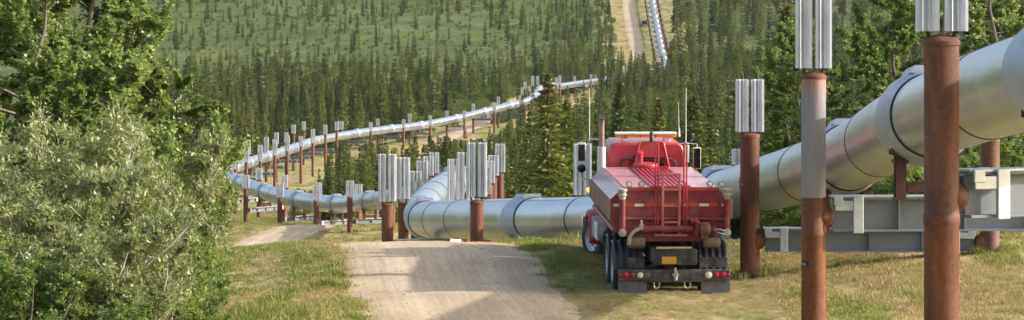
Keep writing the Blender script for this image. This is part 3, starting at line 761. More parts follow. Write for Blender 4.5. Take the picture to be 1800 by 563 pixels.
    B('hatch', MB().lathe([(.3, 0), (.3, .07), (.26, .1), (.02, .13)], (-.08, y1 - .35, 2.31), (0, 0, 1), 20), 'truck_red', tank)
    B('vent_pipe', MB().tube([(-.2, y1 - .3, 2.3), (-.2, y1 - .3, 2.62), (-.2, y1 - .33, 2.66)], .07, 12), 'truck_red', tank)
    st = MB().b2(-1.0, 1.02, y0 - .012, y0 - .002, 1.875, 1.94); B('reflective_band', st, 'stripe_red', tank, 0)
    for x0, x1 in ((-1.24, -1.12), (-.78, -.59), (.27, .35), (.62, .82), (1.1, 1.22)):
        B('reflector', MB().b2(x0, x1, y0 - .02, y0 - .012, 1.875, 1.935), 'lens_white', tank, 0)
    B('spray_bar', MB().cyl((-1.02, y0 - .06, 1.62), (1.22, y0 - .06, 1.60), .042, n=12), 'truck_red_dusty', tank, 0)
    B('rear_skirt', MB().b2(-.92, 1.0, y0 - .035, y0 + .02, 1.12, 1.3), 'truck_red_dusty', tank)
    for x in (-1.06, 1.2):
        B('standpipe', MB().cyl((x, y0 - .12, 1.34), (x, y0 - .12, 2.04), .068, n=14), 'truck_red_dusty', tank, 0)
        B('standpipe_cap', MB().lathe([(.06, 0), (.075, .03), (.075, .08), (.1, .09), (.1, .12), (.075, .13), (.085, .18), (.105, .19), (.105, .235), (.02, .25)], (x, y0 - .12, 2.03), (0, 0, 1), 16), 'hose', tank, 0)
        B('coupling', MB().lathe([(.055, 0), (.085, .02), (.085, .07), (.03, .09)], (x - .0, y0 - .16, 1.33), (0, -1, 0), 14), 'hose', tank, 0)
    for x in (-.905, -.64, .84, 1.1):
        l = MB().lathe([(.03, .1), (.055, .06), (.06, 0), (.055, -.005), (.01, -.012)], (x, y0 + .0, 2.35), (0, 1, 0), 16).build('work_lamp', M['lens_white'], tank)
        MB().lathe([(.058, -.004), (.068, -.01), (.068, .05), (.05, .09), (.01, .12)], (x, y0 + .0, 2.35), (0, 1, 0), 16, caps=False).b2(x - .015, x + .015, y0 + .03, y0 + .06, 2.27, 2.31).build('housing', M['black_part'], l)
    # ladder and grab rails
    ya = y0 - .1
    for xs in ((-.345, -.285), (.27, .33)):
        pts = [(xs[0], ya, 1.26), (xs[0], ya, 3.2), (xs[0] + .01, ya, 3.235), (xs[1] - .01, ya, 3.235), (xs[1], ya, 3.2), (xs[1], ya, 1.3)]
        B('grab_rail', MB().tube(pts, .017, 8), 'truck_red', tank, 0)
    ld = MB()
    for x in (-.19, .17): ld.b2(x - .025, x + .025, ya - .06, ya - .02, 1.27, 2.6)
    ld.b2(-.215, .195, ya - .065, ya - .015, 2.56, 2.605)
    lad = B('ladder', ld, 'ladder_red', tank, .005)
    for z in (1.55, 1.9, 2.25): B('rung', MB().b2(-.165, .145, ya - .06, ya - .01, z - .02, z + .02), 'ladder_red', lad, 0)
    B('foot_step', MB().b2(-.36, .345, ya - .08, ya - .0, 1.245, 1.29), 'ladder_red', lad, .005)
    for x in (-.32, .3): B('ladder_stay', MB().b2(x - .015, x + .015, ya, y0 + .01, 1.7, 1.73).b2(x - .015, x + .015, ya, y0 + .01, 2.18, 2.21), 'truck_red', lad, 0)
    # pump and plumbing at the tail
    B('suction_pipe', MB().cyl((-.82, y0 - .13, 1.40), (.46, y0 - .13, 1.40), .078, n=14).lathe([(.11, 0), (.11, .03)], (-.6, y0 - .13, 1.4), (1, 0, 0), 14).lathe([(.11, 0), (.11, .03)], (.3, y0 - .13, 1.4), (1, 0, 0), 14), 'truck_red_dusty', tank, 0)
    B('return_bend', MB().tube([(.42, y0 - .2, 1.58), (.50, y0 - .2, 1.60), (.56, y0 - .2, 1.53), (.56, y0 - .2, 1.38), (.52, y0 - .2, 1.28)], .065, 12), 'truck_red_dusty', tank, 0)
    pm = MB(); pm.b2(.58, .80, y0 - .3, y0 - .06, 1.5, 1.54); pm.lathe([(.04, 0), (.14, .03), (.16, .1), (.16, .2), (.1, .26)], (.58, y0 - .18, 1.4), (1, 0, 0), 16); pm.cyl((.84, y0 - .18, 1.38), (1.08, y0 - .18, 1.36), .06, .04, 12)
    pm.lathe([(.1, 0), (.1, .03)], (.9, y0 - .18, 1.375), (1, 0, 0), 14); pm.b2(.63, .77, y0 - .26, y0 - .1, 1.2, 1.3)
    B('pump', pm, 'pump', tank, .004)
    B('hydraulic_hose', MB().tube([(.98, y0 - .2, 1.40), (1.08, y0 - .24, 1.39), (1.18, y0 - .22, 1.33), (1.24, y0 - .2, 1.29)], .017, 6).tube([(.98, y0 - .2, 1.33), (1.1, y0 - .24, 1.3), (1.2, y0 - .2, 1.27)], .017, 6), 'chrome', tank, 0)
    B('valve_hose', MB().tube([(-.62, y0 - .22, 1.43), (-.72, y0 - .25, 1.42), (-.84, y0 - .26, 1.35), (-.91, y0 - .24, 1.24), (-.92, y0 - .2, 1.08)], .04, 12), 'hose', tank, 0)
    B('valve', MB().b2(-.7, -.62, y0 - .3, y0 - .15, 1.45, 1.52).cyl((-.66, y0 - .22, 1.44), (-.66, y0 - .22, 1.60), .03, n=8), 'hose', tank, .004)
    # headache frame at the front of the tank
    hf = MB(); yf = y1 + .06
    for x0, x1 in ((-.32, -.17), (.52, .36)):
        hf.tube([(x0, yf, 2.2), (x1, yf, 2.86)], .035, 6)
    hf.prism([(-.19, 2.5), (.4, 2.5), (.36, 2.87), (-.15, 2.87)], (0, yf - .012, 0), (1, 0, 0), (0, 0, 1), (0, 1, 0), .03)
    B('headache_frame', hf, 'truck_red')
    B('beacon', MB().lathe([(.05, 0), (.05, .1), (.035, .14), (.05, .15), (.05, .2), (.02, .23)], (.1, yf, 2.87), (0, 0, 1), 12), 'black_part', None, 0)
    B('air_hose', MB().tube([(-.62, yf + .05, 2.3), (-.6, yf + .05, 2.42), (-.45, yf + .05, 2.47), (-.3, yf + .05, 2.44), (.3, yf + .05, 2.45), (.55, yf + .05, 2.46), (.66, yf + .05, 2.38), (.66, yf + .05, 2.25)], .025, 8), 'black_part', None, 0)
    # cab and hood
    cy0, cy1 = 5.78, 7.35
    cp = [(-.9, 1.15), (.9, 1.15), (.95, 1.5), (.93, 2.3), (.88, 2.78), (.83, 2.9), (.72, 2.96), (-.72, 2.96), (-.83, 2.9), (-.88, 2.78), (-.93, 2.3), (-.95, 1.5)]
    cab = B('cab', MB().prism(cp, (0, cy0, 0), (1, 0, 0), (0, 0, 1), (0, 1, 0), cy1 - cy0), 'truck_red', None, .05)
    cab.location.z = -.13
    B('rear_window', MB().b2(-.3, .42, cy0 - .012, cy0 + .02, 2.42, 2.66), 'glass_dark', cab, 0)
    B('windscreen', MB().b2(-.78, .78, cy1 - .01, cy1 + .012, 2.2, 2.8), 'glass_dark', cab, 0)
    for sd in (-1, 1):
        dr = B('door', MB().b2(sd * .935, sd * .965, cy0 + .3, cy1 - .1, 1.25, 2.3), 'truck_red', cab, .01)
        B('side_window', MB().b2(sd * .90, sd * .94, cy0 + .35, cy1 - .15, 2.25, 2.72), 'glass_dark', cab, 0)
    B('hood', MB().prism([(7.3, 1.1), (9.0, 1.05), (9.05, 1.75), (8.9, 1.9), (7.3, 2.12)], (-.72, 0, 0), (0, 1, 0), (0, 0, 1), (1, 0, 0), 1.44), 'truck_red', None, .05)
    B('grille', MB().b2(-.6, .6, 9.04, 9.08, 1.0, 1.75), 'chrome', None, .01)
    B('front_bumper', MB().b2(-1.2, 1.2, 9.1, 9.2, .45, .8), 'chrome', None, .02)
    for sd in (-1, 1):
        vs = []; fs = []; n = 14
        for i in range(n + 1):
            a = R(-5 + 175 * i / n)
            for j, (u, rr) in enumerate(((.68, .66), (1.18, .66), (1.27, .62), (1.27, .54))): vs.append((sd * u, 6.9 - math.cos(a) * rr * 1.08, .5 + math.sin(a) * rr * 1.05))
        for i in range(n):
            for j in range(3): fs.append((i * 4 + j, i * 4 + j + 1, (i + 1) * 4 + j + 1, (i + 1) * 4 + j))
        o = MB().add(vs, fs).build('front_fender', M['truck_red'], root); md = o.modifiers.new('thick', 'SOLIDIFY'); md.thickness = .03
        B('splash_guard', MB().b2(sd * .7, sd * 1.22, 6.18, 6.2, .62, 1.1), 'white_part', None, .004)
        B('fuel_tank', MB().lathe([(.02, 0), (.27, .02), (.29, .06), (.29, 1.04), (.27, 1.08), (.02, 1.1)], (sd * .9, 4.0, .8), (0, 1, 0), 24), 'chrome' if sd > 0 else 'black_part', None, 0)
        B('cab_step', MB().b2(sd * .75, sd * 1.18, 5.3, 6.1, .62, .66).b2(sd * 1.14, sd * 1.18, 5.3, 6.1, .66, 1.0), 'white_part' if sd < 0 else 'chrome', None, .01)
    B('marker_lamp', MB().lathe([(.055, 0), (.06, .05), (.045, .08), (.01, .09)], (-1.22, 7.1, 1.62), (0, -1, 0), 14), 'amber_on', None, 0)
    lb = MB().b2(-.67, .72, cy0 + .34, cy0 + .62, 3.05, 3.115); lbar = B('light_bar', lb, 'lens_amber', cab, .015)
    B('light_bar_lid', MB().b2(-.69, .74, cy0 + .32, cy0 + .64, 3.117, 3.16), 'white_part', lbar, .012)
    for x in (-.45, -.1, .25): B('divider', MB().b2(x - .01, x + .01, cy0 + .33, cy0 + .63, 3.048, 3.116), 'black_part', lbar, 0)
    for x in (-.46, .52): B('lamp_foot', MB().b2(x - .08, x + .08, cy0 + .38, cy0 + .58, 2.955, 3.05), 'white_part', lbar, .01)
    # exhaust, mirrors, aerials
    xs = B('exhaust_stack', MB().tube([(-1.05, 5.66, 1.2), (-1.05, 5.66, 3.2), (-1.05, 5.64, 3.32), (-1.05, 5.56, 3.42)], .065, 14), 'stack', None, 0)
    B('stack_mouth', MB().tube([(-1.05, 5.572, 3.405), (-1.05, 5.55, 3.432)], .067, 14), 'black_part', xs, 0)
    B('heat_guard', MB().lathe([(.1, 0), (.1, 1.2)], (-1.05, 5.66, 1.55), (0, 0, 1), 16, caps=False), 'rim', xs, 0)
    mi = MB().b2(-1.49, -1.29, 7.1, 7.16, 2.05, 2.72); ml = B('mirror', mi, 'white_part', None, .01)
    B('mirror_glass', MB().b2(-1.465, -1.315, 7.085, 7.098, 2.3, 2.68), 'glass_dark', ml, 0); B('spot_mirror', MB().lathe([(.1, 0), (.1, .02), (.06, .035), (.01, .04)], (-1.39, 7.1, 2.12), (0, -1, 0), 16), 'glass_dark', ml, 0)
    MB().tube([(-.92, 7.15, 2.78), (-1.15, 7.15, 2.8), (-1.39, 7.15, 2.76), (-1.39, 7.15, 1.9), (-.92, 7.15, 1.8)], .018, 8).build('mirror_arm', M['chrome'], ml)
    mi = MB().b2(1.24, 1.42, 7.1, 7.16, 2.1, 2.6); mr = B('mirror', mi, 'white_part', None, .01)
    B('mirror_glass', MB().b2(1.25, 1.41, 7.085, 7.098, 2.12, 2.58), 'glass_dark', mr, 0)
    MB().tube([(.92, 7.15, 2.68), (1.1, 7.15, 2.7), (1.33, 7.15, 2.68), (1.33, 7.15, 2.0), (.92, 7.15, 1.9)], .018, 8).build('mirror_arm', M['chrome'], mr)
    B('mirror_motor', MB().b2(1.04, 1.14, 7.09, 7.17, 2.25, 2.66), 'white_part', mr, .01)
    for x, z in ((-1.2, 2.75), (1.07, 2.68)):
        MB().tube([(x, 7.15, z), (x, 7.15, 4.0)], [.012, .007], 6).build('aerial', M['white_part'], root)
    MB().tube([(.78, 6.0, 2.96), (.76, 6.0, 3.75)], [.01, .004], 6).lathe([(.03, 0), (.012, .2)], (.78, 6.0, 2.95), n=8).build('aerial', M['white_part'], root)
    B('cab_rail', MB().cyl((.93, 5.75, 1.3), (.93, 5.75, 2.86), .018, n=8), 'truck_red', cab, 0)
truck()

# parked vehicle far up the hill road
def far_car():
    d = 1092.; x = X_(1133, d); r = empty('parked_car', (x, d, gz(x, d)), (R(4), 0, R(3)))
    tag(r, 'tiny dark blue car parked beside the straight pipe on the far hill', 'car')
    bd = MB(); bd.prism([(0, .45), (4.6, .45), (4.6, 1.0), (3.3, 1.12), (0, 1.08)], (-.95, 0, 0), (0, 1, 0), (0, 0, 1), (1, 0, 0), 1.9); bd.build('body', M['car_blue'], r, bevel=.06)
    MB().prism([(.05, 1.06), (3.4, 1.06), (2.7, 1.75), (.25, 1.78)], (-.8, 0, 0), (0, 1, 0), (0, 0, 1), (1, 0, 0), 1.6).build('cabin', M['car_blue'], r, bevel=.06)
    MB().box((0, .1, 1.45), (1.4, .03, .45), (R(-16), 0, 0)).build('rear_window', M['glass_dark'], r)
    for sx in (-.88, .88):
        for y in (.9, 3.6): MB().lathe([(.2, -.12), (.36, -.1), (.38, 0), (.36, .1), (.2, .12)], (sx, y, .38), (1, 0, 0), 16).build('wheel', M['tyre'], r)
        MB().b2(sx - .1, sx + .04, -.02, .02, .75, 1.0).build('tail_lamp', M['lens_red'], r)
    MB().b2(-.9, .9, -.1, .02, .42, .6).build('bumper', M['chrome'], r)
far_car()

# ------------------------------------------------------------------ vegetation meshes
def quads(P, D, U, Ln, W, bend=.0):
    """leaf rhombs: base P, direction D, side U"""
    n = len(P); Ln = np.asarray(Ln)[:, None]; W = np.asarray(W)[:, None]
    N_ = np.cross(D, U)
    V = np.empty((n, 4, 3)); V[:, 0] = P; V[:, 1] = P + D * Ln * .5 + U * W * .5 + N_ * Ln * bend; V[:, 2] = P + D * Ln; V[:, 3] = P + D * Ln * .5 - U * W * .5 + N_ * Ln * bend
    return V.reshape(-1, 3), np.arange(n * 4).reshape(n, 4)
def unit(a): return a / np.maximum(np.linalg.norm(a, axis=-1, keepdims=True), 1e-9)

def woody(seed, height, stems, spread, leafL, leafW, nleaf, bark, leafmat, trunk_r=.06, crown_from=.15, limb_len=.35, lean=.0, twig_up=.5, name='tree', sparse=0):
    """multi-stem shrub or tree: returns (wood mesh, foliage mesh)"""
    g = np.random.default_rng(seed); mb = MB(); tw = []           # tw: twigs (p0, p1)
    for k in range(stems):
        az = 2 * math.pi * (k + g.uniform(-.3, .3)) / stems; tilt = spread * (g.uniform(.3, 1.0) if stems > 1 else .1)
        H = height * g.uniform(.72, 1.0) if stems > 1 else height
        p = np.array([math.cos(az) * .12 * stems**.5 * (stems > 1), math.sin(az) * .12 * stems**.5 * (stems > 1), -.25]); dirv = np.array([math.cos(az) * tilt, math.sin(az) * tilt, 1.0]); dirv /= np.linalg.norm(dirv)
        pts = [p.copy()]; n = 12; st = H / n
        for i in range(n):
            dirv = unit((dirv + g.normal(0, .10, 3) + np.array([0, 0, .04 if stems > 1 else .1])).reshape(1, 3))[0]; p = p + dirv * st; pts.append(p.copy())
        rr = [trunk_r * (1 - .9 * i / n) * (.6 + .4 * (stems == 1)) + .006 for i in range(n + 1)]
        mb.tube(pts, rr, 6)
        pts = np.array(pts)
        nl = 16 if stems > 1 else 34
        for j in range(nl):
            t = crown_from + (1 - crown_from) * (j + g.uniform(0, 1)) / nl; q = t * n; i = min(int(q), n - 1); b0 = pts[i] + (pts[i + 1] - pts[i]) * (q - i)
            a2 = g.uniform(0, 2 * math.pi); L = height * limb_len * ((1.15 - .85 * t) if stems > 1 else (.30 + .75 * math.sin(math.pi * min(1, .12 + .88 * t)))) * g.uniform(.55, 1.15); L = max(L, .35)
            dv = unit(np.array([[math.cos(a2), math.sin(a2), g.uniform(.1, .9)]]))[0]
            lp = [b0]; m = 5; c = b0
            for e in range(m):
                dv = unit((dv + g.normal(0, .16, 3) + np.array([0, 0, .06])).reshape(1, 3))[0]; c = c + dv * L / m; lp.append(c)
            mb.tube(lp, [max(.004, rr[i] * .45 * (1 - .85 * e / m)) for e in range(m + 1)], 4, caps=False)
            lp = np.array(lp)
            for e in range(int(6 + L * 7)):
                u = g.uniform(.15, 1.0) * m; ii = min(int(u), m - 1); s0 = lp[ii] + (lp[ii + 1] - lp[ii]) * (u - ii)
                td = unit((g.normal(0, .7, 3) + dv * .8 + np.array([0, 0, twig_up])).reshape(1, 3))[0]; tl = g.uniform(.18, .5) * (1 if L > .6 else .7)
                tw.append((s0, s0 + td * tl))
    tw = np.array(tw)
    for a_, b_ in tw[::3]: mb.tube([a_, b_], [.005, .003], 3, caps=False)
    wt = g.gamma(.7, 1.0, len(tw)); k = g.choice(len(tw), nleaf, p=wt / wt.sum()); u = g.uniform(.1, 1.05, nleaf)[:, None]; P = tw[k, 0] + (tw[k, 1] - tw[k, 0]) * u
    axis = unit(tw[k, 1] - tw[k, 0]); D = unit(axis * .6 + g.normal(0, .6, (nleaf, 3)) + np.array([0, 0, -.05])); up = unit(g.normal(0, .55, (nleaf, 3)) + np.array([0, 0, 1.0]))
    U = unit(np.cross(D, up)); P = P + g.normal(0, .03, P.shape)
    sz = g.uniform(.6, 1.25, nleaf)
    V, Fc = quads(P, D, U, leafL * sz, leafW * sz, .08)
    return mb.mesh(name + '_wood', M[bark], 60), np_mesh(name + '_foliage', V, Fc, M[leafmat])

def spruce(seed, H, Rm, dens=1.0, name='spruce', lo=False, mat='needles', cone=False):
    g = np.random.default_rng(seed); mb = MB(); mb.tube([(0, 0, -.4), (0, 0, H * .5), (0, 0, H)], [.035 + H * .009, .02 + H * .005, .006], 6 if not lo else 4)
    lv = int((H / (.125 if not lo else .2)) * dens); Ps = []; Ds = []; Us = []; Ls = []; Ws = []
    lop = g.uniform(.7, 1.25, (4, 8)); gap = g.uniform(0, 1, 5)
    for i in range(lv):
        t = (i + g.uniform(0, .9)) / lv; z = H * (.03 + .965 * t); prof = (1 - t)**.78 * (.78 + .3 * math.sin(t * 11 + seed * 2)**2) * min(1, .6 + t * 5) + .03
        nb = (8 if not lo else 6); a0 = g.uniform(0, 6.28)
        for b in range(nb):
            if g.uniform() < .10: continue
            a = (a0 + 6.283 * b / nb + g.normal(0, .25)) % 6.283; L = max(.08, Rm * prof * g.uniform(.55, 1.2) * lop[min(3, int(t * 4)), int(a * 8 / 6.284) % 8])
            dr = -.5 + .85 * t + g.normal(0, .14); d = np.array([math.cos(a), math.sin(a), dr]); d /= np.linalg.norm(d); sd = np.array([-math.sin(a), math.cos(a), 0])
            p = np.array([0, 0, z])
            if lo:
                for q in range(3):
                    f = .12 + .3 * q; Ps.append(p + d * L * f); dd = d * .8 + sd * g.uniform(-.8, .8) + np.array([0, 0, g.uniform(-.6, .1)]); Ds.append(dd / np.linalg.norm(dd)); Us.append(sd * g.uniform(-1, 1) + np.array([0, 0, 1.]) + g.normal(0, .5, 3)); Ls.append(L * .55 + .12); Ws.append(.13 + L * .14)
            else:
                nt = max(3, int(3 + L * 8))
                for q in range(nt):
                    f = (q + .4) / nt; c = p + d * L * f + np.array([0, 0, .12 * L * f * f])
                    sgn = 1 if q % 2 else -1; dd = d * .75 + sd * sgn * g.uniform(.3, .9) + np.array([0, 0, g.uniform(-.6, .18)]); Ps.append(c); Ds.append(dd / np.linalg.norm(dd))
                    Us.append(sd * g.uniform(-.8, .8) + np.array([0, 0, 1.]) + g.normal(0, .6, 3)); Ls.append((.12 + .26 * (1 - f * .5) * min(1, L * 1.6)) * g.uniform(.7, 1.3)); Ws.append(g.uniform(.07, .125))
    Ps, Ds, Us = np.array(Ps), np.array(Ds), np.array(Us); Us = unit(Us - (Us * Ds).sum(1, keepdims=True) * Ds)
    V, Fc = quads(Ps, Ds, Us, Ls, Ws, .05); cr = np_mesh(name + '_crown', V, Fc, M[mat])
    cm = None
    if cone:
        n = 260; z = H * (1 - g.uniform(0, .2, n)**1.2); a = g.uniform(0, 6.28, n); r_ = (H - z) * .2 * g.uniform(.4, 1.1, n) + .02
        P = np.stack([np.cos(a) * r_, np.sin(a) * r_, z], -1); D = unit(np.stack([np.cos(a) * .4, np.sin(a) * .4, -np.ones(n)], -1)); U = unit(np.cross(D, g.normal(0, 1, (n, 3))))
        V, Fc = quads(P, D, U, np.full(n, .1), np.full(n, .055), 0); cm = np_mesh(name + '_cones', V, Fc, M['cones'])
    return mb.mesh(name + '_trunk', M['bark_dark'], 60), cr, cm

def plant(name, meshes, partnames, x, y, rz, sc_, label, cat, group, z=None):
    r = empty(name, (x, y, (gz(x, y) if z is None else z)), (0, 0, rz)); r.scale = sc_ if isinstance(sc_, tuple) else (sc_,) * 3
    tag(r, label, cat, group)
    for me, pn in zip(meshes, partnames):
        if me:
            q = mk_obj(pn, me, r)
            if pn in ('cones', 'crown', 'foliage'): q['kind'] = 'stuff'
    return r

# left-hand thicket: tall poplar, grey-green willows, brighter alders
WIL = [woody(20 + i, 3.6, 9, .55, .092, .030, 42000, 'bark_pale', 'willow', .045, .12, .30, name='willow') for i in range(3)]
ALD = [woody(40 + i, 3.4, 8, .42, .075, .05, 32000, 'bark', 'alder', .04, .08, .28, name='alder') for i in range(2)]
POP = [woody(60 + i, 9.0, 1, .1, .08, .068, 95000, 'bark', 'poplar', .085, .12, .27, name='poplar') for i in range(3)]
def sc3(h, base, w=1): return (h / base * w, h / base * w, h / base)
gl_ = 'thicket on the left'
thk = [('poplar_tree', POP[0], 62, 25, 11.0, 1.15, 9, 'tall poplar rising out of the top left corner', 'tree'),
       ('poplar_tree', POP[1], 66, 108, 7.7, 1.12, 9, 'rounded poplar at upper left, its crown edge against the far hillside', 'tree'),
       ('poplar_tree', POP[2], 68, -50, 9.5, 1.2, 9, 'poplar cut off by the left edge of the picture', 'tree'),
       ('poplar_tree', POP[2], 63, 75, 6.6, 1.3, 9, 'leafy low-branched poplar filling the gap between the tall poplars and willows', 'tree'),
       ('poplar_tree', POP[0], 67, 165, 5.9, 1.2, 9, 'small poplar at the right end of the poplar clump', 'tree'),
       ('poplar_tree', POP[1], 60, -20, 7.2, 1.3, 9, 'dense poplar low in front of the one cut off at the left edge', 'tree'),
       ('willow_bush', WIL[0], 55, 75, 4.9, 1.0, 3.6, 'large pale grey-green willow bush below the tall poplar', 'bush'),
       ('willow_bush', WIL[1], 57, 165, 4.5, .9, 3.6, 'pale feathery willow bush in the middle of the left thicket', 'bush'),
       ('willow_bush', WIL[2], 52, -15, 4.2, 1.1, 3.6, 'willow bush with yellowing leaves at the left edge', 'bush'),
       ('willow_bush', WIL[0], 50, 110, 2.8, 1.1, 3.6, 'low willow bush at the bottom of the left thicket', 'bush'),
       ('willow_bush', WIL[2], 53, 205, 3.0, .85, 3.6, 'willow bush with bare grey stems near the grass edge', 'bush'),
       ('alder_bush', ALD[0], 60, 262, 4.3, .8, 3.4, 'bright green alder bush at the right side of the thicket', 'bush'),
       ('alder_bush', ALD[1], 63, 318, 3.5, .72, 3.4, 'green alder bush nearest the lower pipe run', 'bush'),
       ('alder_bush', ALD[0], 57, 278, 2.6, .9, 3.4, 'shaded alder bush low beside the grass verge', 'bush'),
       ('alder_bush', ALD[1], 61, 335, 2.0, .8, 3.4, 'smallest alder bush, at the foot of the thicket beside the verge', 'bush'),
       ('alder_bush', ALD[1], 49, 40, 2.2, 1.2, 3.4, 'leafy alder bush in the bottom left corner', 'bush'),
       ('alder_bush', ALD[0], 49, 215, 1.5, 1.3, 3.4, 'low leafy alder bush at the bottom edge right of the low willow', 'bush'),
       ('alder_bush', ALD[1], 66, 215, 4.6, 1.0, 3.4, 'dark green alder bush behind the willows', 'bush')]
for i, (nm, ms, d, px, h, w, b, lab, cat) in enumerate(thk):
    plant(nm, ms, ('trunk', 'crown') if cat == 'tree' else ('stems', 'foliage'), X_(px, d), d, i * 1.37, sc3(h, b, w), lab, cat, gl_)

# right-hand poplars behind the pipe, with understory
gr_ = 'trees behind the pipe on the right'
rt = [(1395, 104, 6.6, 'slender poplar behind the grey painted post'), (1465, 98, 6.6, 'poplar just right of the grey painted post'), (1530, 108, 8.4, 'poplar standing behind the middle of the right pipe'), (1585, 97, 6.9, 'bushy poplar left of the thick rust post'),
      (1650, 103, 8.6, 'poplar directly behind the thick rust post'), (1715, 93, 8.2, 'leafy poplar above the pipe near the right edge'), (1775, 98, 9.6, 'tall poplar at the right edge of the picture'), (1840, 92, 9.4, 'poplar cut off by the right edge'), (1360, 118, 7.2, 'poplar farthest left of the right-hand trees')]
for i, (px, d, h, lab) in enumerate(rt):
    plant('poplar_tree', POP[i % 3], ('trunk', 'crown'), X_(px, d), d, 2.1 * i, sc3(h, 9, 1.25), lab, 'tree', gr_)
ub = [(1270, 103, 1.9, 'bush behind the truck beside its right rear corner'), (1345, 94, 1.7, 'low bush under the pipe beside the truck-side frame'), (1400, 92, 2.0, 'bush under the pipe behind the grey painted post'), (1455, 90, 2.0, 'bush below the pipe just right of the grey post'), (1520, 88, 2.1, 'dark bush beneath the right pipe above the crossbeam'), (1580, 90, 2.3, 'bush behind the rust shoe of the pipe'),
      (1640, 87, 2.3, 'bush behind the thick rust post'), (1700, 88, 2.4, 'bush just left of the far rust post'), (1765, 84, 2.6, 'bush right of the far rust post'), (1815, 82, 2.6, 'bush at the right edge below the pipe'), (1240, 112, 2.2, 'bush peeking over the truck tank')]
for i, (px, d, h, lab) in enumerate(ub):
    plant('alder_bush', ALD[i % 2], ('stems', 'foliage'), X_(px, d), d, 1.1 * i, sc3(h, 3.4, 1.25), lab, 'bush', 'bushes under the right pipe')

# spruces: 300 nearest as individuals, the rest one forest
SPH = [spruce(s, h, r_, 1.0, 'spruce', cone=c) for s, h, r_, c in ((1, 7.5, 1.0, True), (2, 7.0, .75, False), (3, 6.0, .85, False), (4, 8.0, 1.15, True), (5, 5.0, .6, False))]
SPHH = (7.5, 7.0, 6.0, 8.0, 5.0)
cand = []                # x, y, h
def scatter(n, px0, px1, d0, d1, h0, h1, keep=None, pw=1.0):
    """uniform over the ground between two sight lines and two distances"""
    d = np.sqrt(rng.uniform(d0**2, d1**2, n)); px = rng.uniform(px0, px1, n); x = (px - 900) * d / F; h = h0 + (h1 - h0) * rng.uniform(0, 1, n)**pw
    ok = np.ones(n, bool)
    if keep is not None: ok &= keep(px, d, x, h)
    for a_ in np.nonzero(ok)[0]: cand.append((x[a_], d[a_], h[a_]))
ups = sorted([(n[0], n[1]) for n in NODES[28:43]]); upx = np.array(ups)
def below_run(px, d, x, h):      # keep trees short enough that the runs behind stay in view, as in the place
    z = profile(d); ytop = -(z + h) * F / d
    lim = np.interp(px, upx[:, 0], upx[:, 1]) + 2
    return ((ytop > lim) | (rng.uniform(0, 1, len(px)) < .22)) & ~((px > 790) & (d > 470) & (rng.uniform(0, 1, len(px)) < .8))
scatter(430, 640, 905, 285, 560, 3, 7.5, below_run)
scatter(60, 560, 650, 300, 380, 1.5, 4.5, below_run)
scatter(190, 575, 905, 290, 410, 4.0, 8.0, below_run)
scatter(120, 880, 1320, 150, 420, 3.0, 6.5)
scatter(270, 890, 1330, 420, 800, 3.5, 9)
scatter(330, 940, 1330, 800, 975, 4, 8)
scatter(1050, 120, 930, 480, 770, 5, 11.5, lambda px, d, x, h: x < np.interp(d, pp_[400:, 1][np.argsort(pp_[400:, 1])], pp_[400:, 0][np.argsort(pp_[400:, 1])]) - 9)
scatter(190, 120, 960, 770, 850, 5, 12)
scatter(70, 200, 420, 360, 480, 4, 7.5)
scatter(3700, 100, 1078, 850, 1500, 2.0, 7.5, lambda px, d, x, h: rng.uniform(0, 1, len(px)) < .38 + .5 * (px > 960) + .3 * (d > 1160))
scatter(2000, 1178, 1900, 560, 1500, 6, 13, lambda px, d, x, h: (px > 1230) | (d > 800))
scatter(400, 1300, 1850, 150, 560, 4, 9)
cand = np.array(cand)
dp = dist_poly(cand[:, 0], cand[:, 1], pipe_xy); dr_ = dist_poly(cand[:, 0], cand[:, 1], road_c)
hill = cand[:, 1] > 930
hill = hill & (cand[:, 1] > 985)
cand = cand[np.where(hill, (dp > 4.2) & (dr_ > 6.5) & ~((cand[:, 0] > np.interp(cand[:, 1], road_c[:, 1], road_c[:, 0]) - 6) & (cand[:, 0] < np.interp(cand[:, 1], pp_[-420:, 1], pp_[-420:, 0]) + 5)), np.where(cand[:, 1] > 785, (dp > 3.2) & (dr_ > 2.6), (dp > 5.5) & (dr_ > np.where((cand[:, 1] > 290) & (cand[:, 1] < 520), 3.0, 5.0))))]
nb = 70; bd_ = rng.uniform(815, 905, nb); bx_ = X_(rng.uniform(1066, 1182, nb), bd_); bh_ = rng.uniform(5.5, 8.5, nb); cand = np.concatenate([cand, np.stack([bx_, bd_, bh_], -1)[dist_poly(bx_, bd_, pipe_xy) > 2.2]])
fixed = [(963, 152, 127, 1.3, 0, 'tallest, broadest spruce, standing alone left of the truck'), (994, 165, 178, 1.3, 3, 'spruce tucked against the right side of the broadest spruce'), (933, 175, 195, 1.15, 1, 'narrow spruce just left of the broadest spruce'),
         (1090, 172, 142, 1.0, 3, 'spruce with a cone-brown top above the truck cab'), (1158, 190, 172, 1.0, 0, 'spruce with brown cones above the middle of the light bar'), (1220, 180, 165, 1.35, 3, 'yellow-green spruce right of the truck cab'), (1382, 112, 8, 1.15, 0, 'dark spruce among the right-hand poplars'),
         (1128, 230, 190, 1.0, 2, 'small spruce above the left end of the light bar'), (1250, 210, 185, .9, 2, 'spruce right of the cab mirror'), (1050, 205, 200, .9, 1, 'spruce behind the exhaust stack'),
         (352, 92, 190, .8, 1, 'dark spruce behind the right edge of the left thicket'), (376, 98, 205, .85, 4, 'narrow spruce at the thicket edge beside the pipe bend'), (330, 96, 250, .8, 2, 'spruce rising behind the alder bushes')]
for px, d, ytop, w, v, lab in fixed:
    x = X_(px, d); z = gz(x, d); h = -ytop * d / F - z; s_ = h / SPHH[v]
    plant('spruce_tree', SPH[v], ('trunk', 'crown', 'cones'), x, d, px * .1, (s_ * w, s_ * w, s_), lab, 'tree', 'single spruces', z)
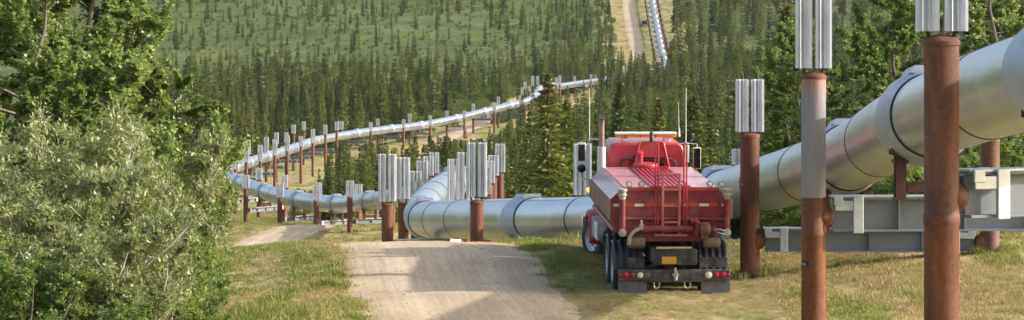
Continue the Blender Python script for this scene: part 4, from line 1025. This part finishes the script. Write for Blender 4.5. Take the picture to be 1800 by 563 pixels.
zc_ = ground_z(cand[:, 0], cand[:, 1])
pxc = 900 + cand[:, 0] * F / cand[:, 1]; yt = -(zc_ + cand[:, 2]) * F / cand[:, 1]
app = cand[:, 2] / cand[:, 1] * ((pxc > 395) & (pxc < 1400) & (yt < 330))
order = np.argsort(-app); N_IND = 285
cells = {}
for i in order[:N_IND]:
    px, y, h = pxc[i], cand[i, 1], cand[i, 2]
    side = next(n for lim, n in ((560, 'left of the lowest valley frames'), (640, 'above the lower pipe run'), (720, 'above the anchor frame'), (800, 'above the pipe bend'), (880, 'right of the pipe bend'), (950, 'left of the broadest spruce'), (1030, 'right of the broadest spruce'), (1090, 'above the exhaust stack'), (1150, 'above the left half of the cab'), (1215, 'above the right half of the cab'), (1280, 'right of the cab'), (1340, 'beside the truck-side frame'), (1e9, 'behind the right-hand poplars')) if px < lim)
    dep = 'near' if y < 260 else ('midway' if y < 420 else 'distant')
    size = 'short' if h < 4.5 else ('tall' if h > 6 else 'mid-height')
    cells.setdefault((side, dep, size), []).append(i)
for (side, dep, size), ids in cells.items():
    ids.sort(key=lambda i: pxc[i])
    for k, i in enumerate(ids):
        x, y, h = cand[i]; v = int(rng.integers(0, 5)); s_ = h / SPHH[v]; w = rng.uniform(.62, 1.25)
        lab = f'{dep} {size} spruce {side}' if len(ids) == 1 else f'{ordn[k]} from left of the {dep} {size} spruces {side}'
        plant('spruce_tree', SPH[v], ('trunk', 'crown', 'cones'), x, y, rng.uniform(0, 6.28), (s_ * w, s_ * w, s_), lab, 'tree', 'spruces ' + side, zc_[i]).rotation_euler.x = rng.normal(0, .03)

# instanced masses
def mass(name, pts, scl, rot, protos, label, cat):
    me = bpy.data.meshes.new(name); me.vertices.add(len(pts)); me.vertices.foreach_set('co', np.asarray(pts, dtype=np.float32).ravel())
    for an, ar, ty in (('tall', scl, 'FLOAT'), ('wide', scl * rng.uniform(.7, 1.25, len(pts)), 'FLOAT'), ('lean', rng.normal(0, .03, len(pts)), 'FLOAT'), ('rotz', rot, 'FLOAT'), ('pick', rng.integers(0, len(protos), len(pts)), 'INT')):
        at2 = me.attributes.new(an, ty, 'POINT'); at2.data.foreach_set('value', np.asarray(ar, dtype=np.int32 if ty == 'INT' else np.float32))
    o = mk_obj(name, me); tag(o, label, cat, None, 'stuff')
    pc = bpy.data.collections.new(name + '_kinds')
    for i, p in enumerate(protos):
        q = bpy.data.objects.new(f'{name}_kind', p); pc.objects.link(q)
    nt = bpy.data.node_groups.new(name, 'GeometryNodeTree'); nt.interface.new_socket('Geometry', in_out='INPUT', socket_type='NodeSocketGeometry'); nt.interface.new_socket('Geometry', in_out='OUTPUT', socket_type='NodeSocketGeometry')
    N, L = nt.nodes, nt.links
    gi, go = N.new('NodeGroupInput'), N.new('NodeGroupOutput'); ip = N.new('GeometryNodeInstanceOnPoints'); ci = N.new('GeometryNodeCollectionInfo')
    ci.inputs['Collection'].default_value = pc; ci.inputs['Separate Children'].default_value = True; ci.inputs['Reset Children'].default_value = True
    def na(nm, ty):
        a_ = N.new('GeometryNodeInputNamedAttribute'); a_.data_type = ty; a_.inputs['Name'].default_value = nm; return a_.outputs['Attribute']
    L.new(gi.outputs[0], ip.inputs['Points']); L.new(ci.outputs[0], ip.inputs['Instance']); ip.inputs['Pick Instance'].default_value = True
    L.new(na('pick', 'INT'), ip.inputs['Instance Index']); sx_ = N.new('ShaderNodeCombineXYZ'); wd = na('wide', 'FLOAT'); L.new(wd, sx_.inputs[0]); L.new(wd, sx_.inputs[1]); L.new(na('tall', 'FLOAT'), sx_.inputs[2]); L.new(sx_.outputs[0], ip.inputs['Scale'])
    cx = N.new('ShaderNodeCombineXYZ'); L.new(na('rotz', 'FLOAT'), cx.inputs['Z']); L.new(na('lean', 'FLOAT'), cx.inputs['X']); L.new(cx.outputs[0], ip.inputs['Rotation'])
    L.new(ip.outputs[0], go.inputs[0])
    md = o.modifiers.new('scatter', 'NODES'); md.node_group = nt
    return o
def join2(a, b):
    import bmesh
    bm = bmesh.new(); bm.from_mesh(a); nf = len(bm.faces); bm.from_mesh(b); bm.faces.ensure_lookup_table()
    for f in bm.faces[nf:]: f.material_index = 1
    me = bpy.data.meshes.new('kind'); bm.to_mesh(me); bm.free(); me.materials.append(a.materials[0]); me.materials.append(b.materials[0]); return me
SPL = []
for s_ in range(6):
    t_, c_, _ = spruce(70 + s_, 6.0, .62 + .1 * (s_ % 3), 1, 'far_spruce', True, 'needles_far'); SPL.append(join2(t_, c_))
t_, c_, _ = spruce(81, 5.0, .3, .25, 'dead_spruce', True, 'bark_pale'); SPL.append(join2(t_, c_)); SPL += SPL[:6] + SPL[:3]
rest = order[N_IND:]
mass('spruce_forest', np.stack([cand[rest, 0], cand[rest, 1], zc_[rest]], -1), cand[rest, 2] / 6.0, rng.uniform(0, 6.28, len(rest)), SPL, 'dense dark spruce forest covering the valley and the far hillsides', 'forest')

def bush_lo(seed, n=1100):
    g = np.random.default_rng(seed); c = unit(g.normal(0, 1, (n, 3))) * (g.uniform(.25, 1, n)**.5)[:, None]; lump = 1 + .3 * np.sin(c[:, :1] * 5 + seed) * np.cos(c[:, 1:2] * 4)
    P = c * np.array([.8, .8, .62]) * lump + np.array([0, 0, .5]); D = unit(g.normal(0, 1, (n, 3)) + c * .7); U = unit(np.cross(D, g.normal(0, .6, (n, 3)) + np.array([0, 0, 1.])))
    V, Fc = quads(P, D, U, g.uniform(.07, .17, n), g.uniform(.05, .10, n), .1); return np_mesh('low_bush', V, Fc, M['brush'])
BL = [bush_lo(90 + i) for i in range(4)]
bp_ = []
def bscatter(n, px0, px1, d0, d1, h0, h1, keep=None):
    d = np.sqrt(rng.uniform(d0**2, d1**2, n)); px = rng.uniform(px0, px1, n); x = (px - 900) * d / F; h = rng.uniform(h0, h1, n)
    for i in range(n): bp_.append((x[i], d[i], h[i]))
bscatter(800, 560, 1330, 140, 560, .4, 1.5); bscatter(2200, 880, 1340, 420, 960, .6, 1.9); bscatter(500, 650, 960, 690, 860, .8, 2.6); bscatter(3600, 100, 1080, 850, 1400, .25, .85); bscatter(500, 60, 930, 440, 800, .5, 1.4)
bscatter(60, 960, 1085, 930, 1150, .8, 2.2); bscatter(1200, 1180, 1900, 300, 1000, 1., 3); bscatter(240, 380, 660, 300, 480, .25, .8); bscatter(500, 1240, 1880, 84, 140, .6, 1.8)
bp_ = np.array(bp_); dp = dist_poly(bp_[:, 0], bp_[:, 1], pipe_xy); dr_ = dist_poly(bp_[:, 0], bp_[:, 1], road_c)
hl = (bp_[:, 1] > 930) & (bp_[:, 0] > np.interp(bp_[:, 1], road_c[:, 1], road_c[:, 0]) - 6) & (bp_[:, 0] < np.interp(bp_[:, 1], pp_[-420:, 1], pp_[-420:, 0]) + 5)
bp_ = bp_[(dp > np.where(bp_[:, 1] < 130, 3.5, 5.5)) & (dr_ > 4) & ~hl]
mass('brush', np.stack([bp_[:, 0], bp_[:, 1], ground_z(bp_[:, 0], bp_[:, 1])], -1), bp_[:, 2], rng.uniform(0, 6.28, len(bp_)), BL, 'low green willow and birch brush between the spruces', 'brush')

# grass on the bench
def tuft(seed, n, h, w, spread, mat):
    g = np.random.default_rng(seed); P = np.zeros((n, 3)); P[:, :2] = g.normal(0, spread, (n, 2)); P[:, 2] = -.01
    D = unit(np.concatenate([g.normal(0, .42, (n, 2)), np.ones((n, 1))], 1)); U = unit(np.cross(D, g.normal(0, 1, (n, 3)))); H = h * g.uniform(.5, 1.2, n)
    V, Fc = quads(P, D, U, H, w * g.uniform(.7, 1.3, n), .12); return np_mesh('tuft', V, Fc, M[mat])
TG = [tuft(200 + i, 46, .10, .010, .085, 'grass_green') for i in range(4)]
TD = [tuft(220 + i, 40, .10, .009, .09, 'grass_dry') for i in range(3)]
def vnoise(x, y, s, k):
    return .5 + .25 * (np.sin(x / s * 6.28 + _ph[k, 0] + 1.3 * np.sin(y / s * 4.1 + _ph[k, 1])) + np.sin(y / s * 5.1 + _ph[k + 1, 0] + 1.1 * np.sin(x / s * 3.7)))
def grass_pts(n, d0, d1, px0, px1):
    d = np.sqrt(rng.uniform(d0**2, d1**2, n)); px = rng.uniform(px0, px1, n); x = (px - 900) * d / F; return x, d
x1, y1 = grass_pts(44000, 60, 96, 330, 1880); x2, y2 = grass_pts(9000, 96, 140, 330, 1880); x3, y3 = grass_pts(9000, 240, 360, 380, 720)
x, y = np.concatenate([x1, x2, x3]), np.concatenate([y1, y2, y3])
rdg = dist_poly(x, y, road_c); ok = rdg > ROAD_W + .25 - .9 * rng.uniform(0, 1, len(x))**2.2 + .15 * np.sin(x * 3 + y * 1.7); x, y = x[ok], y[ok]; rdg = rdg[ok]
big = np.where(y > 200, 1.9, np.where((x > 1.2) & (x < 5.6) & (y > 64) & (y < 83), .5, 1.0))
yy_ = y * .28
dryk = vnoise(x, yy_, 5.5, 4) * .5 + vnoise(x, yy_, 1.9, 6) * .5 + rng.normal(0, .09, len(x)) + .10 * (x > 1.5)
bare = vnoise(x, yy_, 3.1, 8) * .55 + vnoise(x, yy_, 1.1, 10) * .45 + .12 * np.exp(-((x - np.interp(y, [60, 80], [-5.2, -5.6])) / .5)**2)
kp = (bare < .57) | (rng.uniform(0, 1, len(x)) < .22)
x, y, dryk, big = x[kp], y[kp], dryk[kp], big[kp]; z = ground_z(x, y)
for nm, msk, pr, lab in (('grass', dryk < .50, TG, 'short green grass growing over the bench beside the road'), ('dry_grass', dryk >= .50, TD, 'patches of dry straw-coloured grass around truck and posts')):
    mass(nm, np.stack([x[msk], y[msk], z[msk]], -1), rng.uniform(.55, 1.25, msk.sum()) * big[msk], rng.uniform(0, 6.28, msk.sum()), pr, lab, 'grass')
# taller weeds along the left verge and the crest
xw, yw = grass_pts(6500, 60, 100, 360, 1100); rw = dist_poly(xw, yw, road_c); k = (rw > 2.3) & (vnoise(xw, yw * .3, 2.3, 5) > .48) & ~((xw < -4.2) & (yw > 74)) & ((xw < -3.0) | (yw > 84)); xw, yw = xw[k], yw[k]
ring = []
for o_ in [q for q in COL.objects if q.name.startswith('post') and q.parent and q.parent.location.y < 150]:
    c_ = o_.parent.location + o_.location
    for q in range(26): a_ = random.uniform(0, 6.28); r_ = PR + .02 + abs(random.gauss(0, .16)); ring.append((c_.x + r_ * math.cos(a_), c_.y + r_ * math.sin(a_)))
ring = np.array(ring); xw = np.concatenate([xw, ring[:, 0]]); yw = np.concatenate([yw, ring[:, 1]])
TW = [tuft(240 + i, 34, .24, .014, .09, 'grass_green') for i in range(3)]
mass('weeds', np.stack([xw, yw, ground_z(xw, yw)], -1), rng.uniform(.5, 1.2, len(xw)), rng.uniform(0, 6.28, len(xw)), TW, 'taller weeds and herbs along the road verge', 'weeds')
# loose stones on the road
def stone(seed):
    g = np.random.default_rng(seed); v = np.array([(-1, -1, -1), (1, -1, -1), (1, 1, -1), (-1, 1, -1), (-.7, -.7, .8), (.7, -.7, .8), (.7, .7, .8), (-.7, .7, .8)]) * g.uniform(.6, 1.1, (8, 3)) * np.array([.5, .5, .32])
    return np_mesh('stone', v, np.array([(0, 3, 2, 1), (4, 5, 6, 7), (0, 1, 5, 4), (1, 2, 6, 5), (2, 3, 7, 6), (3, 0, 4, 7)]), M['gravel'])
xs, ys = grass_pts(2200, 62, 84, 560, 1080); rs = dist_poly(xs, ys, road_c); k = (rs < 2.5) & (rng.uniform(0, 1, len(xs)) < .25 + .75 * (rs / 2.4)**2); xs, ys, rs = xs[k], ys[k], rs[k]
zs = profile(ys) + .02 - .085 * np.clip(rs / ROAD_W, 0, 1)**3
mass('gravel', np.stack([xs, ys, zs], -1), rng.uniform(.012, .035, len(xs)), rng.uniform(0, 6.28, len(xs)), [stone(300 + i) for i in range(3)], 'loose pebbles scattered on the gravel road', 'gravel')

# thin summer haze over the valley: one closed box of even air
hz = MB().b2(-1900, 1900, -70, 3650, -40, 240).build('haze', None, smooth=0)
hm = bpy.data.materials.new('haze_air'); hm.use_nodes = True; N, L = hm.node_tree.nodes, hm.node_tree.links
N.remove(N['Principled BSDF']); pv = N.new('ShaderNodeVolumePrincipled'); pv.inputs['Color'].default_value = (.92, .95, 1, 1); pv.inputs['Density'].default_value = .000028; pv.inputs['Anisotropy'].default_value = .2
L.new(pv.outputs[0], N['Material Output'].inputs['Volume']); hz.data.materials.append(hm); tag(hz, 'thin pale haze over the valley', 'haze', None, 'stuff')
